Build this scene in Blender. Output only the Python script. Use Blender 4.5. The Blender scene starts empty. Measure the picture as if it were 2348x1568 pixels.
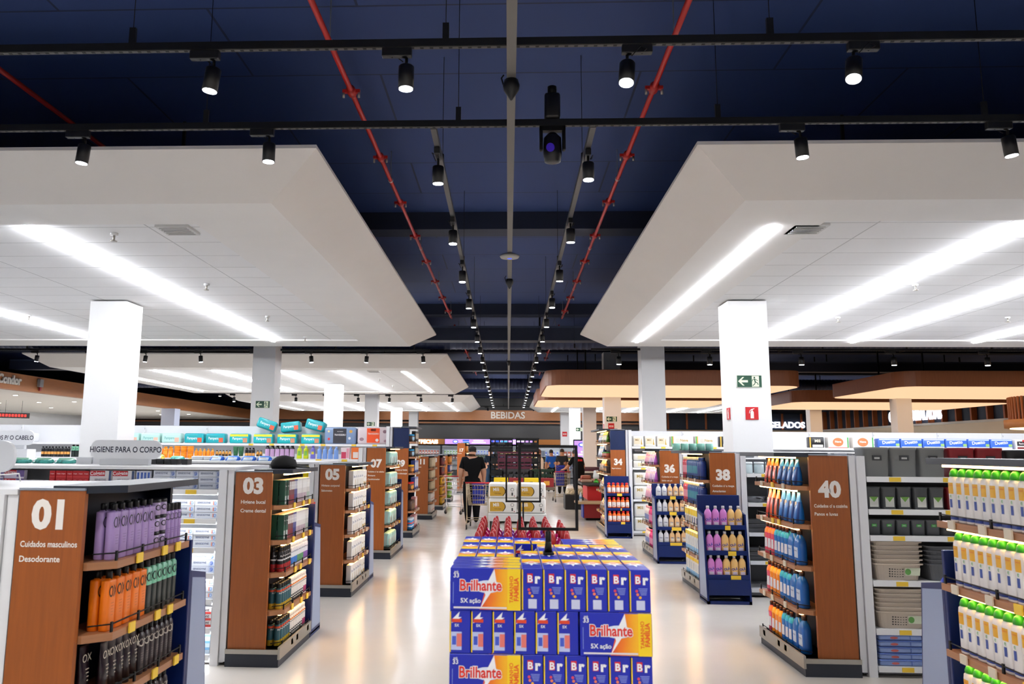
import bpy, bmesh, math, random
from mathutils import Matrix, Vector

random.seed(11)
S = bpy.context.scene
COL = S.collection
PI = math.pi

# ------------------------------------------------------------------ camera, world, exposure
CAM_H = 1.72
F_PX, PX, PY, YAW, PITCH, ROLL = 1895.0, 1084.4, 738.1, 0.04483, 0.15279, 0.00756
cd = bpy.data.cameras.new('camera')
cd.sensor_width = 36.0
cd.lens = 36.0 * F_PX / 2348.0
cd.shift_x = (1174.0 - PX) / 2348.0
cd.shift_y = -(784.0 - PY) / 2348.0
cd.clip_end = 300
cd.dof.use_dof = True
cd.dof.focus_distance = 11.0
cd.dof.aperture_fstop = 5.0
cam = bpy.data.objects.new('camera', cd)
COL.objects.link(cam)
fw = Vector((-math.sin(YAW) * math.cos(PITCH), math.cos(YAW) * math.cos(PITCH), math.sin(PITCH)))
rt = Vector((math.cos(YAW), math.sin(YAW), 0))
up = rt.cross(fw)
r2 = math.cos(ROLL) * rt + math.sin(ROLL) * up
u2 = -math.sin(ROLL) * rt + math.cos(ROLL) * up
cam.matrix_world = Matrix(((r2.x, u2.x, -fw.x, 0), (r2.y, u2.y, -fw.y, 0), (r2.z, u2.z, -fw.z, CAM_H), (0, 0, 0, 1)))
S.camera = cam
W = bpy.data.worlds.new('world')
S.world = W
W.use_nodes = True
W.node_tree.nodes['Background'].inputs[0].default_value = (0.8, 0.85, 1, 1)
W.node_tree.nodes['Background'].inputs[1].default_value = 0.02
S.view_settings.view_transform = 'Standard'
S.view_settings.look = 'None'
S.view_settings.gamma = 1
S.view_settings.use_curve_mapping = False
S.view_settings.exposure = 0.2
try:
    S.cycles.max_bounces = 7
    S.cycles.diffuse_bounces = 4
    S.cycles.glossy_bounces = 3
    S.cycles.sample_clamp_indirect = 6
    S.cycles.caustics_reflective = False
    S.cycles.caustics_refractive = False
except Exception:
    pass
STRIP_E, SPOT_W, LED_E, CANOPY_E = 74.0, 48.0, 11.0, .9

# ------------------------------------------------------------------ materials
def lin(h):
    h = h.lstrip('#')
    o = []
    for i in (0, 2, 4):
        c = int(h[i:i + 2], 16) / 255
        o.append(c / 12.92 if c <= .04045 else ((c + .055) / 1.055) ** 2.4)
    return (o[0], o[1], o[2], 1)

MATS = {}
def mat(hexc, rough=.5, metal=0, emit=0, trans=0, kind=None, spec=.5):
    key = (hexc, rough, metal, emit, trans, kind, spec)
    if key in MATS:
        return MATS[key]
    m = bpy.data.materials.new('m_' + hexc.strip('#') + ('_' + kind if kind else ''))
    m.use_nodes = True
    nt = m.node_tree
    b = nt.nodes['Principled BSDF']
    c = lin(hexc)
    b.inputs['Base Color'].default_value = c
    b.inputs['Roughness'].default_value = rough
    b.inputs['Metallic'].default_value = metal
    b.inputs['Specular IOR Level'].default_value = spec
    if trans:
        b.inputs['Transmission Weight'].default_value = trans
    if emit:
        b.inputs['Emission Color'].default_value = c
        b.inputs['Emission Strength'].default_value = emit
    if kind:
        N, L = nt.nodes.new, nt.links.new
        tc = N('ShaderNodeTexCoord')
        mp = N('ShaderNodeMapping')
        L(tc.outputs['Object'], mp.inputs['Vector'])
        def mixc(fac, ca, cb):
            mx = N('ShaderNodeMix'); mx.data_type = 'RGBA'
            L(fac, mx.inputs[0])
            for s, v in ((6, ca), (7, cb)):
                if isinstance(v, tuple): mx.inputs[s].default_value = v
                else: L(v, mx.inputs[s])
            return mx.outputs[2]
        def sc(k): return (c[0] * k, c[1] * k, c[2] * k, 1)
        if kind in ('wood', 'woodh'):
            mp.inputs['Scale'].default_value = (28, 28, 1.6) if kind == 'wood' else (1.2, 1.2, 30)
            n = N('ShaderNodeTexNoise'); n.inputs['Scale'].default_value = 2.2; n.inputs['Detail'].default_value = 5
            n.inputs['Distortion'].default_value = .6
            L(mp.outputs[0], n.inputs['Vector'])
            L(mixc(n.outputs['Fac'], sc(.72), sc(1.25)), b.inputs['Base Color'])
        elif kind == 'floor':
            n = N('ShaderNodeTexNoise'); n.inputs['Scale'].default_value = .9; n.inputs['Detail'].default_value = 6
            L(mp.outputs[0], n.inputs['Vector'])
            L(mixc(n.outputs['Fac'], sc(.93), sc(1.05)), b.inputs['Base Color'])
            n2 = N('ShaderNodeTexNoise'); n2.inputs['Scale'].default_value = 3; n2.inputs['Detail'].default_value = 4
            L(mp.outputs[0], n2.inputs['Vector'])
            mr = N('ShaderNodeMapRange'); mr.inputs[3].default_value = rough - .05; mr.inputs[4].default_value = rough + .08
            L(n2.outputs['Fac'], mr.inputs[0]); L(mr.outputs[0], b.inputs['Roughness'])
        elif kind in ('tile', 'slab'):
            w = .625 if kind == 'tile' else 1.25
            br = N('ShaderNodeTexBrick'); br.offset = 0 if kind == 'tile' else .5
            br.inputs['Scale'].default_value = 1
            br.inputs['Brick Width'].default_value = 1.25 if kind == 'tile' else 2.5
            br.inputs['Row Height'].default_value = w
            br.inputs['Mortar Size'].default_value = .009 if kind == 'tile' else .012
            br.inputs['Color1'].default_value = c; br.inputs['Color2'].default_value = sc(.96)
            br.inputs['Mortar'].default_value = sc(.6 if kind == 'tile' else .35)
            L(mp.outputs[0], br.inputs['Vector'])
            L(br.outputs['Color'], b.inputs['Base Color'])
        elif kind == 'floral':
            n = N('ShaderNodeTexVoronoi'); n.inputs['Scale'].default_value = 14
            L(mp.outputs[0], n.inputs['Vector'])
            cr = N('ShaderNodeValToRGB'); cr.color_ramp.elements[0].position = .18; cr.color_ramp.elements[1].position = .3
            L(n.outputs['Distance'], cr.inputs[0])
            L(mixc(cr.outputs[0], sc(.45), c), b.inputs['Base Color'])
        elif kind == 'sunburst':
            # printed orange: red at the left edge to yellow at the right edge of the print
            sx = N('ShaderNodeSeparateXYZ'); L(tc.outputs['Object'], sx.inputs[0])
            mr = N('ShaderNodeMapRange'); mr.inputs[1].default_value = -.02; mr.inputs[2].default_value = .075
            L(sx.outputs[0], mr.inputs[0])
            n = N('ShaderNodeTexNoise'); n.inputs['Scale'].default_value = 9
            L(tc.outputs['Object'], n.inputs['Vector'])
            ad = N('ShaderNodeMath'); ad.operation = 'MULTIPLY_ADD'; ad.inputs[1].default_value = .5; ad.inputs[2].default_value = -.25
            L(n.outputs['Fac'], ad.inputs[0])
            a2 = N('ShaderNodeMath'); a2.operation = 'ADD'; L(mr.outputs[0], a2.inputs[0]); L(ad.outputs[0], a2.inputs[1])
            cr = N('ShaderNodeValToRGB'); cr.color_ramp.elements[0].color = lin('#d2321c'); cr.color_ramp.elements[1].color = lin('#f6b512')
            e = cr.color_ramp.elements.new(.5); e.color = lin('#ee7a10')
            L(a2.outputs[0], cr.inputs[0]); L(cr.outputs[0], b.inputs['Base Color'])
        elif kind == 'mottle':
            n = N('ShaderNodeTexNoise'); n.inputs['Scale'].default_value = 26; n.inputs['Detail'].default_value = 3
            L(mp.outputs[0], n.inputs['Vector'])
            cr = N('ShaderNodeValToRGB'); cr.color_ramp.elements[0].position = .42; cr.color_ramp.elements[1].position = .58
            L(n.outputs['Fac'], cr.inputs[0])
            L(mixc(cr.outputs[0], sc(.55), sc(1.25)), b.inputs['Base Color'])
        elif kind == 'plaster':
            n = N('ShaderNodeTexNoise'); n.inputs['Scale'].default_value = 1.5; n.inputs['Detail'].default_value = 4
            L(mp.outputs[0], n.inputs['Vector'])
            L(mixc(n.outputs['Fac'], sc(.96), sc(1.03)), b.inputs['Base Color'])
        elif kind == 'concrete':
            n = N('ShaderNodeTexNoise'); n.inputs['Scale'].default_value = .8; n.inputs['Detail'].default_value = 6
            L(mp.outputs[0], n.inputs['Vector'])
            L(mixc(n.outputs['Fac'], sc(.7), sc(1.3)), b.inputs['Base Color'])
    MATS[key] = m
    return m

WHITE = mat('#f4f3f0', .45)
NAVY = mat('#15244a', .4, spec=.3)
RACK = mat('#08205a', .36, spec=.35)
RACKSIDE = mat('#8d9cbb', .3)
WOOD = mat('#984f14', .42, kind='wood')
SHELFWOOD = mat('#a5704a', .45, kind='woodh')
STEEL = mat('#a8a39a', .35, metal=.8)
DARK = mat('#0b0b0d', .5, spec=.3)
BLACK = mat('#040405', .55, spec=.25)
CHARCOAL = mat('#1f2632', .42, spec=.4)
SHELFWHITE = mat('#e9eaec', .4)
TAG = mat('#f2c93a', .5)
TAGPALE = mat('#d8cdb8', .4)
LEDWARM = mat('#ffcf8a', .5, emit=LED_E)
LEDCOOL = mat('#f3f7ff', .5, emit=16)
INK = mat('#1b1f33', .6)
LETTER = mat('#f2ece4', .6)
GLASSY = mat('#dfe6ea', .08, trans=.85)

# ------------------------------------------------------------------ mesh builder
TXT = {}
def text_geo(s, bold=0.0, align='CENTER'):
    k = (s, bold, align)
    if k in TXT:
        return TXT[k]
    cu = bpy.data.curves.new('txt', 'FONT')
    cu.body = s
    cu.size = 1.0
    cu.align_x = align
    cu.resolution_u = 3
    cu.offset = bold
    cu.fill_mode = 'FRONT'
    o = bpy.data.objects.new('txt', cu)
    COL.objects.link(o)
    dg = bpy.context.evaluated_depsgraph_get()
    me = o.evaluated_get(dg).to_mesh()
    vs = [tuple(v.co) for v in me.vertices]
    fs = [tuple(p.vertices) for p in me.polygons]
    o.evaluated_get(dg).to_mesh_clear()
    bpy.data.objects.remove(o)
    bpy.data.curves.remove(cu)
    TXT[k] = (vs, fs)
    return TXT[k]

def sgp(v, e):
    return math.copysign(abs(v) ** e, v)

class MB:
    def __init__(s):
        s.v, s.f, s.mi, s.sm, s.mats = [], [], [], [], []
    def idx(s, m):
        if m not in s.mats:
            s.mats.append(m)
        return s.mats.index(m)
    def add(s, vs, fs, m, smooth=False, M=None):
        o = len(s.v)
        if M is not None:
            vs = [tuple(M @ Vector(v)) for v in vs]
        s.v += [tuple(v) for v in vs]
        for k, f in enumerate(fs):
            s.f.append(tuple(o + i for i in f))
            s.mi.append(s.idx(m[k] if isinstance(m, list) else m))
            s.sm.append(smooth)
        return s
    def box(s, x0, x1, y0, y1, z0, z1, m, bev=0, seg=2, M=None):
        if bev <= 0:
            vs = [(x, y, z) for z in (z0, z1) for y in (y0, y1) for x in (x0, x1)]
            fs = [(0, 2, 3, 1), (4, 5, 7, 6), (0, 1, 5, 4), (2, 6, 7, 3), (0, 4, 6, 2), (1, 3, 7, 5)]
            return s.add(vs, fs, m, False, M)
        bm = bmesh.new()
        bmesh.ops.create_cube(bm, size=1)
        for v in bm.verts:
            v.co = Vector(((x0 + x1) / 2 + v.co.x * (x1 - x0), (y0 + y1) / 2 + v.co.y * (y1 - y0), (z0 + z1) / 2 + v.co.z * (z1 - z0)))
        bmesh.ops.bevel(bm, geom=bm.edges[:], offset=bev, segments=seg, affect='EDGES', profile=.5)
        bm.verts.index_update()
        s.add([tuple(v.co) for v in bm.verts], [tuple(v.index for v in f.verts) for f in bm.faces], m, seg > 1, M)
        bm.free()
        return s
    def loft(s, secs, m, n=18, p=2.0, mf=None, M=None, smooth=True):
        vs, fs, ms = [], [], []
        for sec in secs:
            z, hx, hy = sec[0], sec[1], sec[2]
            q = sec[3] if len(sec) > 3 and sec[3] else p
            cx, cy = (sec[4], sec[5]) if len(sec) > 5 else (0, 0)
            for k in range(n):
                a = 2 * PI * k / n
                vs.append((cx + hx * sgp(math.cos(a), 2 / q), cy + hy * sgp(math.sin(a), 2 / q), z))
        for i in range(len(secs) - 1):
            for k in range(n):
                k2 = (k + 1) % n
                fs.append((i * n + k, i * n + k2, (i + 1) * n + k2, (i + 1) * n + k))
                a = 2 * PI * (k + .5) / n
                ms.append((mf(i, a) if mf else None) or m)
        fs.append(tuple(reversed(range(n)))); ms.append((mf(0, 0) if mf else None) or m)
        t = (len(secs) - 1) * n
        fs.append(tuple(range(t, t + n))); ms.append((mf(len(secs) - 2, 0) if mf else None) or m)
        return s.add(vs, fs, ms, smooth, M)
    def cyl(s, r, z0, z1, m, n=16, r2=None, M=None, smooth=True):
        return s.loft([(z0, r, r), (z1, r2 if r2 is not None else r, r2 if r2 is not None else r)], m, n=n, M=M, smooth=smooth)
    def prism(s, poly, z0, z1, m, M=None):
        n = len(poly)
        vs = [(x, y, z0) for x, y in poly] + [(x, y, z1) for x, y in poly]
        fs = [tuple(reversed(range(n))), tuple(range(n, 2 * n))] + [(k, (k + 1) % n, n + (k + 1) % n, n + k) for k in range(n)]
        return s.add(vs, fs, m, False, M)
    def tube(s, pts, r, m, n=8, M=None):
        pts = [Vector(p) for p in pts]
        vs, fs = [], []
        for i, p in enumerate(pts):
            d = (pts[min(i + 1, len(pts) - 1)] - pts[max(i - 1, 0)]).normalized()
            a = d.cross(Vector((0, 0, 1)))
            if a.length < .05: a = d.cross(Vector((1, 0, 0)))
            a.normalize(); b = d.cross(a)
            for k in range(n):
                t = 2 * PI * k / n
                vs.append(tuple(p + a * (r * math.cos(t)) + b * (r * math.sin(t))))
        for i in range(len(pts) - 1):
            for k in range(n):
                k2 = (k + 1) % n
                fs.append((i * n + k, (i + 1) * n + k, (i + 1) * n + k2, i * n + k2))
        fs.append(tuple(range(n))); e = (len(pts) - 1) * n
        fs.append(tuple(reversed(range(e, e + n))))
        return s.add(vs, fs, m, True, M)
    def text(s, t, size, x, z, m, y=0.0, bold=0.0, align='CENTER', sx=1.0, wrap=None, M=None, ext=0, tilt=0, vert=False):
        """text standing on the XZ plane and read from -Y; y is the plane it lies on"""
        vs, fs = text_geo(t, bold, align)
        out = []
        for (a, b, c) in vs:
            px, pz = a * size * sx, b * size
            if vert: px, pz = -pz, px
            if tilt: px, pz = px * math.cos(tilt) - pz * math.sin(tilt), px * math.sin(tilt) + pz * math.cos(tilt)
            px += x; pz += z
            if wrap:
                hx, hy, p = wrap
                q = min(.999, abs(px / hx))
                py = -hy * (1 - q ** p) ** (1 / p) - .0012
            else:
                py = y
            out.append((px, py, pz))
        if ext:
            n = len(out)
            ed = {}
            for f in fs:
                for i in range(len(f)):
                    e = (f[i], f[(i + 1) % len(f)])
                    ed[e] = 1
            side = [(b, a, a + n, b + n) for (a, b) in ed if (b, a) not in ed]
            out2 = out + [(a, b + ext, c) for a, b, c in out]
            return s.add(out2, list(fs) + side, m, False, M)
        return s.add(out, fs, m, False, M)
    def quad(s, x0, x1, z0, z1, m, y=0.0, M=None):
        return s.add([(x0, y, z0), (x1, y, z0), (x1, y, z1), (x0, y, z1)], [(0, 1, 2, 3)], m, False, M)
    def poly(s, pts, m, y=0.0, M=None):
        return s.add([(a, y, b) for a, b in pts], [tuple(range(len(pts)))], m, False, M)
    def disc(s, cx, cz, rx, rz, m, y=0.0, n=20, M=None):
        return s.poly([(cx + rx * math.cos(2 * PI * k / n), cz + rz * math.sin(2 * PI * k / n)) for k in range(n)], m, y, M)
    def obj(s, name, parent=None, loc=(0, 0, 0), rz=0.0):
        me = bpy.data.meshes.new(name)
        me.from_pydata(s.v, [], s.f)
        for m in s.mats:
            me.materials.append(m)
        me.polygons.foreach_set('material_index', s.mi)
        me.polygons.foreach_set('use_smooth', s.sm)
        me.update()
        o = bpy.data.objects.new(name, me)
        COL.objects.link(o)
        o.location = loc
        o.rotation_euler = (0, 0, rz)
        if parent:
            o.parent = parent
        return o

def tag(o, label, cat, group=None, kind=None):
    o['label'] = label
    o['category'] = cat
    if group: o['group'] = group
    elif 'group' in o: del o['group']
    if kind: o['kind'] = kind
    return o

def empty(name, loc=(0, 0, 0), rz=0.0):
    o = bpy.data.objects.new(name, None)
    o.empty_display_size = .1
    COL.objects.link(o)
    o.location = loc
    o.rotation_euler = (0, 0, rz)
    return o

def struct(o):
    o['kind'] = 'structure'
    return o

def copytree(o, parent=None):
    c = o.copy()
    COL.objects.link(c)
    c.parent = parent
    for ch in list(o.children):
        copytree(ch, c)
    return c

BUILD, PROTO = {}, {}
LAST = [None]
def top_of(o):
    return max([c[2] for c in o.bound_box] + [c.location.z + max(q[2] for q in c.bound_box) for c in o.children if c.type == 'MESH'])
TOPS = {}
def fit(o, room):
    k = o.data.name
    if k not in TOPS: TOPS[k] = top_of(o)
    o.scale = (1, 1, min(1, room / TOPS[k]))
def put(kind, loc, rz, label, cat, group=None, tiltx=0):
    if kind not in PROTO:
        o = BUILD[kind]()
        PROTO[kind] = o
    else:
        o = copytree(PROTO[kind])
    o.location = loc
    o.rotation_euler = (tiltx, 0, rz)
    o.scale = (1, 1, 1)
    LAST[0] = o
    tag(o, label, cat, group)
    return o

ORD = ['first', 'second', 'third', 'fourth', 'fifth', 'sixth', 'seventh', 'eighth', 'ninth', 'tenth', 'eleventh', 'twelfth',
       'thirteenth', 'fourteenth', 'fifteenth', 'sixteenth', 'seventeenth', 'eighteenth', 'nineteenth', 'twentieth']
def od(i):
    return ORD[i] if i < len(ORD) else 'number %d' % (i + 1)

# ------------------------------------------------------------------ the building
CEIL = 5.3
def plane(name, x0, x1, y0, y1, z0, z1, m):
    return struct(MB().box(x0, x1, y0, y1, z0, z1, m).obj(name))

plane('floor', -30, 30, -12, 62, -.2, 0, mat('#d5d0c8', .18, kind='floor', spec=.6))
plane('ceiling', -30, 30, -12, 62, CEIL, CEIL + .2, mat('#223768', .75, kind='slab'))
plane('wall_behind', -30, 30, -12.2, -12, 0, CEIL, mat('#d8d5cf', .7, kind='plaster'))
plane('wall_left', -28.2, -28, -12, 62, 0, CEIL, mat('#eceef2', .7, kind='plaster'))
wr = MB()
wr.box(20.6, 20.9, -12, 62, 0, 3.05, mat('#d9c5a8', .6, kind='plaster'))
wr.box(20.55, 20.9, -12, 62, 3.05, 3.16, mat('#cfc6b8', .5))
wr.box(20.7, 20.9, -12, 62, 3.16, CEIL, mat('#1d2634', .6, kind='plaster'))
for k in range(30):
    y = 24 + k * 1.25
    wr.box(20.45, 20.75, y, y + .12, 3.16, 4.3, mat('#a0562a', .5, kind='wood'))
struct(wr.obj('wall_right'))
wf = MB()
wf.box(-28, 20.6, 58.6, 58.8, 0, CEIL, mat('#4e4f52', .7, kind='plaster'))
wf.box(-28, 9.0, 57.9, 58.6, 3.72, 4.42, mat('#a4683a', .5, kind='woodh'))
wf.box(-28, 9.0, 58.1, 58.6, 3.5, 3.6, mat('#8a5630', .5, kind='woodh'))
wf.box(-28, 9.0, 58.0, 58.6, 2.05, 2.42, mat('#b9752f', .5, kind='woodh'))
wf.box(9.0, 20.6, 58.2, 58.6, 3.2, 4.3, mat('#1d2634', .6))
for k in range(9):
    wf.box(9.6 + k * 1.3, 9.72 + k * 1.3, 58.1, 58.3, 3.2, 4.3, mat('#a0562a', .5, kind='wood'))
wf.box(9.0, 20.6, 58.1, 58.6, 0, 3.15, mat('#d9c5a8', .6, kind='plaster'))
struct(wf.obj('wall_far'))
# wooden bulkhead and soffit over the entrance hall on the left
bl = MB()
bl.box(-17.8, -17.5, 6, 58, 3.68, 4.26, mat('#9a6238', .5, kind='woodh'))
bl.box(-28, -17.8, 6, 58, 3.68, 3.8, mat('#e6e2dc', .7, kind='plaster'))
struct(bl.obj('ceiling_bulkhead'))

# beams over the column lines, and the ducts between the ceiling islands
BEAM = mat('#131c33', .7, kind='concrete')
for k in range(6):
    y = 12.2 + 8.05 * k
    plane('ceiling_beam', -30, 30, y, y + .45, 5.03, CEIL, BEAM)

def tagd(o, l, c, g=None):
    return tag(o, l, c, g)

DUCT = mat('#2b3450', .45, metal=.3)
def duct(y, z, r, x0, x1, label):
    m = MB()
    M = Matrix.Translation((x0, y, z)) @ Matrix.Rotation(PI / 2, 4, 'Y')
    secs, n = [], int((x1 - x0) / .16)
    for i in range(n + 1):
        d = i * (x1 - x0) / n
        secs += [(d, r, r), (d + .06, r, r), (d + .07, r * 1.035, r * 1.035), (d + .1, r * 1.035, r * 1.035), (d + .11, r, r)]
    m.loft(secs, DUCT, n=20, M=M)
    o = m.obj('air_duct')
    x = x0 + .6
    while x < x1:
        h = MB()
        h.box(x, x + .03, y - r - .01, y - r + .01, z, CEIL, BLACK)
        h.box(x, x + .03, y - r, y + r, z - r - .03, z - r - .005, BLACK)
        h.box(x, x + .03, y + r - .01, y + r + .01, z, CEIL, BLACK)
        h.obj('duct_hanger', o)
        x += 3.2
    return tag(o, label, 'duct')
duct(22.2 + .0, 4.63, .24, -19, 19, 'dark ribbed air duct crossing behind the two nearest ceiling islands')
duct(37.1, 4.63, .24, -19, 19, 'dark ribbed air duct crossing beyond the wooden canopies')
for (y, h) in ((20.75, .32), (28.9, .3)):
    b = MB().box(-18, 18, y, y + .5, 4.45, 4.45 + h, mat('#1a2236', .6)).obj('cable_tray')
    MB().box(-18, 18, y, y + .02, 4.45 + h, 4.5 + h, mat('#39425a', .5)).obj('rim', b)
    for x in range(-17, 18, 4):
        MB().box(x, x + .03, y + .2, y + .23, 4.4 + h, CEIL, BLACK).obj('hanger', b)
    tag(b, 'flat dark cable tray crossing the dark ceiling ' + ('just past the nearest islands' if y < 25 else 'deeper over the wooden canopies'), 'cable tray')

# columns
COLM = mat('#efefee', .55, kind='plaster')
def exit_sign(parent_x, y, z, w, label, along='front'):
    h = w * .5
    o = MB().box(-w / 2, w / 2, -.012, 0, -h / 2, h / 2, mat('#f1f4e4', .5)).obj('exit_sign', None, (parent_x, y, z))
    G = mat('#12442f', .5)
    P_ = mat('#e9f2d2', .5)
    b = MB().quad(-w * .485, w * .485, -h * .47, h * .47, G, -.0135)
    b.poly([(-w * .45, 0), (-w * .27, h * .34), (-w * .2, h * .34), (-w * .32, h * .09), (-w * .06, h * .09), (-w * .06, -h * .09), (-w * .32, -h * .09), (-w * .2, -h * .34), (-w * .27, -h * .34)], P_, -.015)
    b.quad(w * .1, w * .38, -h * .43, h * .43, P_, -.0142)
    b.obj('arrow_panel', o)
    r = MB()
    r.disc(w * .2, h * .3, w * .035, w * .035, G, -.0155)
    def limb(pts, t):
        for (a, b_) in zip(pts[:-1], pts[1:]):
            dx, dz = b_[0] - a[0], b_[1] - a[1]
            L_ = math.hypot(dx, dz); nx, nz = -dz / L_ * t, dx / L_ * t
            r.poly([(a[0] * w + nx, a[1] * w + nz), (b_[0] * w + nx, b_[1] * w + nz), (b_[0] * w - nx, b_[1] * w - nz), (a[0] * w - nx, a[1] * w - nz)], G, -.0157)
    limb([(.2, .1), (.23, -.03)], w * .026)
    limb([(.23, -.03), (.31, -.06), (.34, -.14)], w * .016)
    limb([(.23, -.03), (.2, -.12), (.12, -.17)], w * .016)
    limb([(.2, .1), (.28, .06), (.33, .02)], w * .012)
    limb([(.2, .1), (.13, .07), (.11, .0)], w * .012)
    r.obj('running_figure', o)
    return tag(o, label, 'exit sign')
def fire_sign(x, y, z, w, label, rz=0.0, mark='ext'):
    o = MB().box(-w / 2, w / 2, -.01, 0, -w / 2, w / 2, mat('#c4161c', .5), ).obj('fire_sign', None, (x, y, z), rz)
    b = MB()
    if mark == 'ext':
        b.loft([(0, 1, 1), (.001, 1, 1)], WHITE, n=4) if False else None
        b.poly([(-w * .13, -w * .4), (w * .13, -w * .4), (w * .13, w * .1), (w * .06, w * .2), (-w * .06, w * .2), (-w * .13, w * .1)], LETTER, -.0115)
        b.poly([(-w * .07, w * .22), (w * .07, w * .22), (w * .07, w * .3), (w * .2, w * .36), (w * .18, w * .4), (-w * .1, w * .32)], LETTER, -.0115)
        b.poly([(-w * .1, w * .3), (-w * .2, w * .2), (-w * .24, w * .0), (-w * .2, w * .0), (-w * .15, w * .18), (-w * .07, w * .26)], LETTER, -.0115)
    else:
        b.quad(-w * .34, w * .34, -w * .12, w * .12, LETTER, -.0115)
        b.quad(-w * .26, w * .26, -w * .05, w * .05, mat('#c4161c', .5), -.0125)
    b.obj('extinguisher_symbol' if mark == 'ext' else 'hydrant_symbol', o)
    return tag(o, label, 'fire sign')
for side, x0 in (('left', -6.36), ('right', 3.2)):
    for k in range(6):
        y = 12.1 + 8.05 * k
        top = 5.03 if k % 2 else 3.9
        if side == 'right' and k > 0: top = 5.03
        plane('column_%s' % side, x0, x0 + .56, y, y + .56, 0, top, COLM)
plane('column_side', 12.87, 13.37, 28.2, 28.7, 0, 3.55, COLM)
plane('column_side', 12.9, 13.4, 36.3, 36.8, 0, 3.55, COLM)
for (x, y, lit) in ((-19.3, 26.9, 1), (-17.9, 42, 1), (-22, 52, 0)):
    plane('column_hall', x, x + .7, y, y + .7, 0, 3.68, mat('#cfd6e8', .5))
exit_sign(3.46, 12.1, 2.72, .36, 'large green exit sign with arrow on the white column above the red extinguisher sign')
fire_sign(3.48, 12.1, 2.26, .18, 'square red extinguisher sign facing the front on the nearest white column')
fire_sign(3.2, 12.28, 2.26, .17, 'red extinguisher sign on the aisle-facing side of the nearest white column', -PI / 2)
exit_sign(-6.06, 20.15, 2.77, .36, 'green exit sign with arrow on the grey column above the diapers')
exit_sign(-6.07, 36.25, 2.78, .36, 'small green exit sign on the farther grey column above the comforters')
exit_sign(3.44, 28.2, 2.76, .36, 'dark exit sign on the peach-lit column above the display numbered 34')
fire_sign(3.42, 28.2, 2.52, .2, 'red hydrant sign under the dark exit sign on the peach-lit column', 0, 'hyd')
fire_sign(3.2, 28.45, 2.5, .2, 'thin red sign on the aisle side of the peach-lit column', -PI / 2)
exit_sign(3.7, 44.3, 2.8, .38, 'tiny green exit sign on the far white column beyond the peach-lit one')
fire_sign(3.05 + .4, 52.35, 2.7, .3, 'small red fire sign on the farthest white column', 0, 'hyd')

# white ceiling islands: sloping rim, flat border, tiled field, linear lights
RIM = mat('#ebe6e1', .7, kind='plaster')
BORDER = mat('#f3f1ee', .7, kind='plaster')
TILE = mat('#f6f6f6', .7, kind='tile')
STRIP = mat('#f6f8ff', .5, emit=STRIP_E)
STRIP_DIM = mat('#f4f7ff', .5, emit=STRIP_E * .42)  # weaker strips for the islands added behind the camera
def island(x0, x1, y0, y1, label, strips, ym, yM, sp, vents, zt=4.22, zb=3.9, off=.52, bord=.95):
    o = empty('ceiling_island', ((x0 + x1) / 2, (y0 + y1) / 2, zb))
    cx, cy = o.location.x, o.location.y
    T = Matrix.Translation((-cx, -cy, -zb))
    a = [(x0, y0), (x1, y0), (x1, y1), (x0, y1)]
    b = [(x0 + off, y0 + off), (x1 - off, y0 + off), (x1 - off, y1 - off), (x0 + off, y1 - off)]
    c = [(x0 + off + bord, y0 + off + bord * .72), (x1 - off - bord, y0 + off + bord * .72), (x1 - off - bord, y1 - off - bord), (x0 + off + bord, y1 - off - bord)]
    vs = [(x, y, zt + .03) for x, y in a] + [(x, y, zt) for x, y in a] + [(x, y, zb) for x, y in b] + [(x, y, zb) for x, y in c] + [(x, y, zb + .04) for x, y in c]
    fs, ms = [(3, 2, 1, 0)], [RIM]
    fs[0] = (0, 1, 2, 3)
    for r, m in ((0, RIM), (4, RIM), (8, BORDER), (12, BORDER)):
        for k in range(4):
            k2 = (k + 1) % 4
            fs.append((r + k, r + 4 + k, r + 4 + k2, r + k2)); ms.append(m)
    MB().add(vs, fs, ms, False, T).obj('rim', o)
    MB().box(c[0][0], c[1][0], c[0][1], c[2][1], zb + .025, zb + .06, TILE, M=T).obj('tile_field', o)
    for i, x in enumerate(strips):
        lo = MB().box(x - .029, x + .029, ym, yM, zb - .016, zb + .03, STRIP if y1 > 2 else STRIP_DIM, M=T).obj('linear_light', o)
    for (x, y) in vents:
        v = MB().box(x - .17, x + .17, y - .17, y + .17, zb + .0, zb + .03, mat('#d4d4d2', .5), M=T)
        for j in range(5):
            v.box(x - .14, x + .14, y - .13 + j * .06, y - .11 + j * .06, zb - .008, zb + .002, mat('#b5b5b3', .5), M=T)
        v.obj('air_vent', o)
    for (x, y) in sp:
        s = MB().cyl(.04, zb + .0, zb + .03, mat('#dddddd', .4), 12, M=T @ Matrix.Translation((x, y, 0)))
        s.cyl(.012, zb - .06, zb + .01, STEEL, 8, M=T @ Matrix.Translation((x, y, 0)))
        s.cyl(.035, zb - .065, zb - .058, STEEL, 10, M=T @ Matrix.Translation((x, y, 0)))
        s.obj('sprinkler', o)
    for x in (x0 + 2, x0 + 5.5, x1 - 2):
        for y in (y0 + 2, y1 - 2):
            MB().box(x, x + .03, y, y + .03, zb + .06, CEIL, BLACK, M=T).obj('hanger', o)
    return tag(o, label, 'ceiling panel', 'white suspended ceiling islands')
island(-13.2, -1.63, 6.6, 18.15, 'white suspended ceiling island over the 01 and 03 aisles, two long light strips', [-4.88, -8.53, -12.1], 7.9, 16.8,
       [(-4.13, 8.23), (-4.13, 10.9), (-8.17, 13.54), (-4.1, 13.67), (-4.1, 16.28)], [(-3.39, 8.07)])
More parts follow.
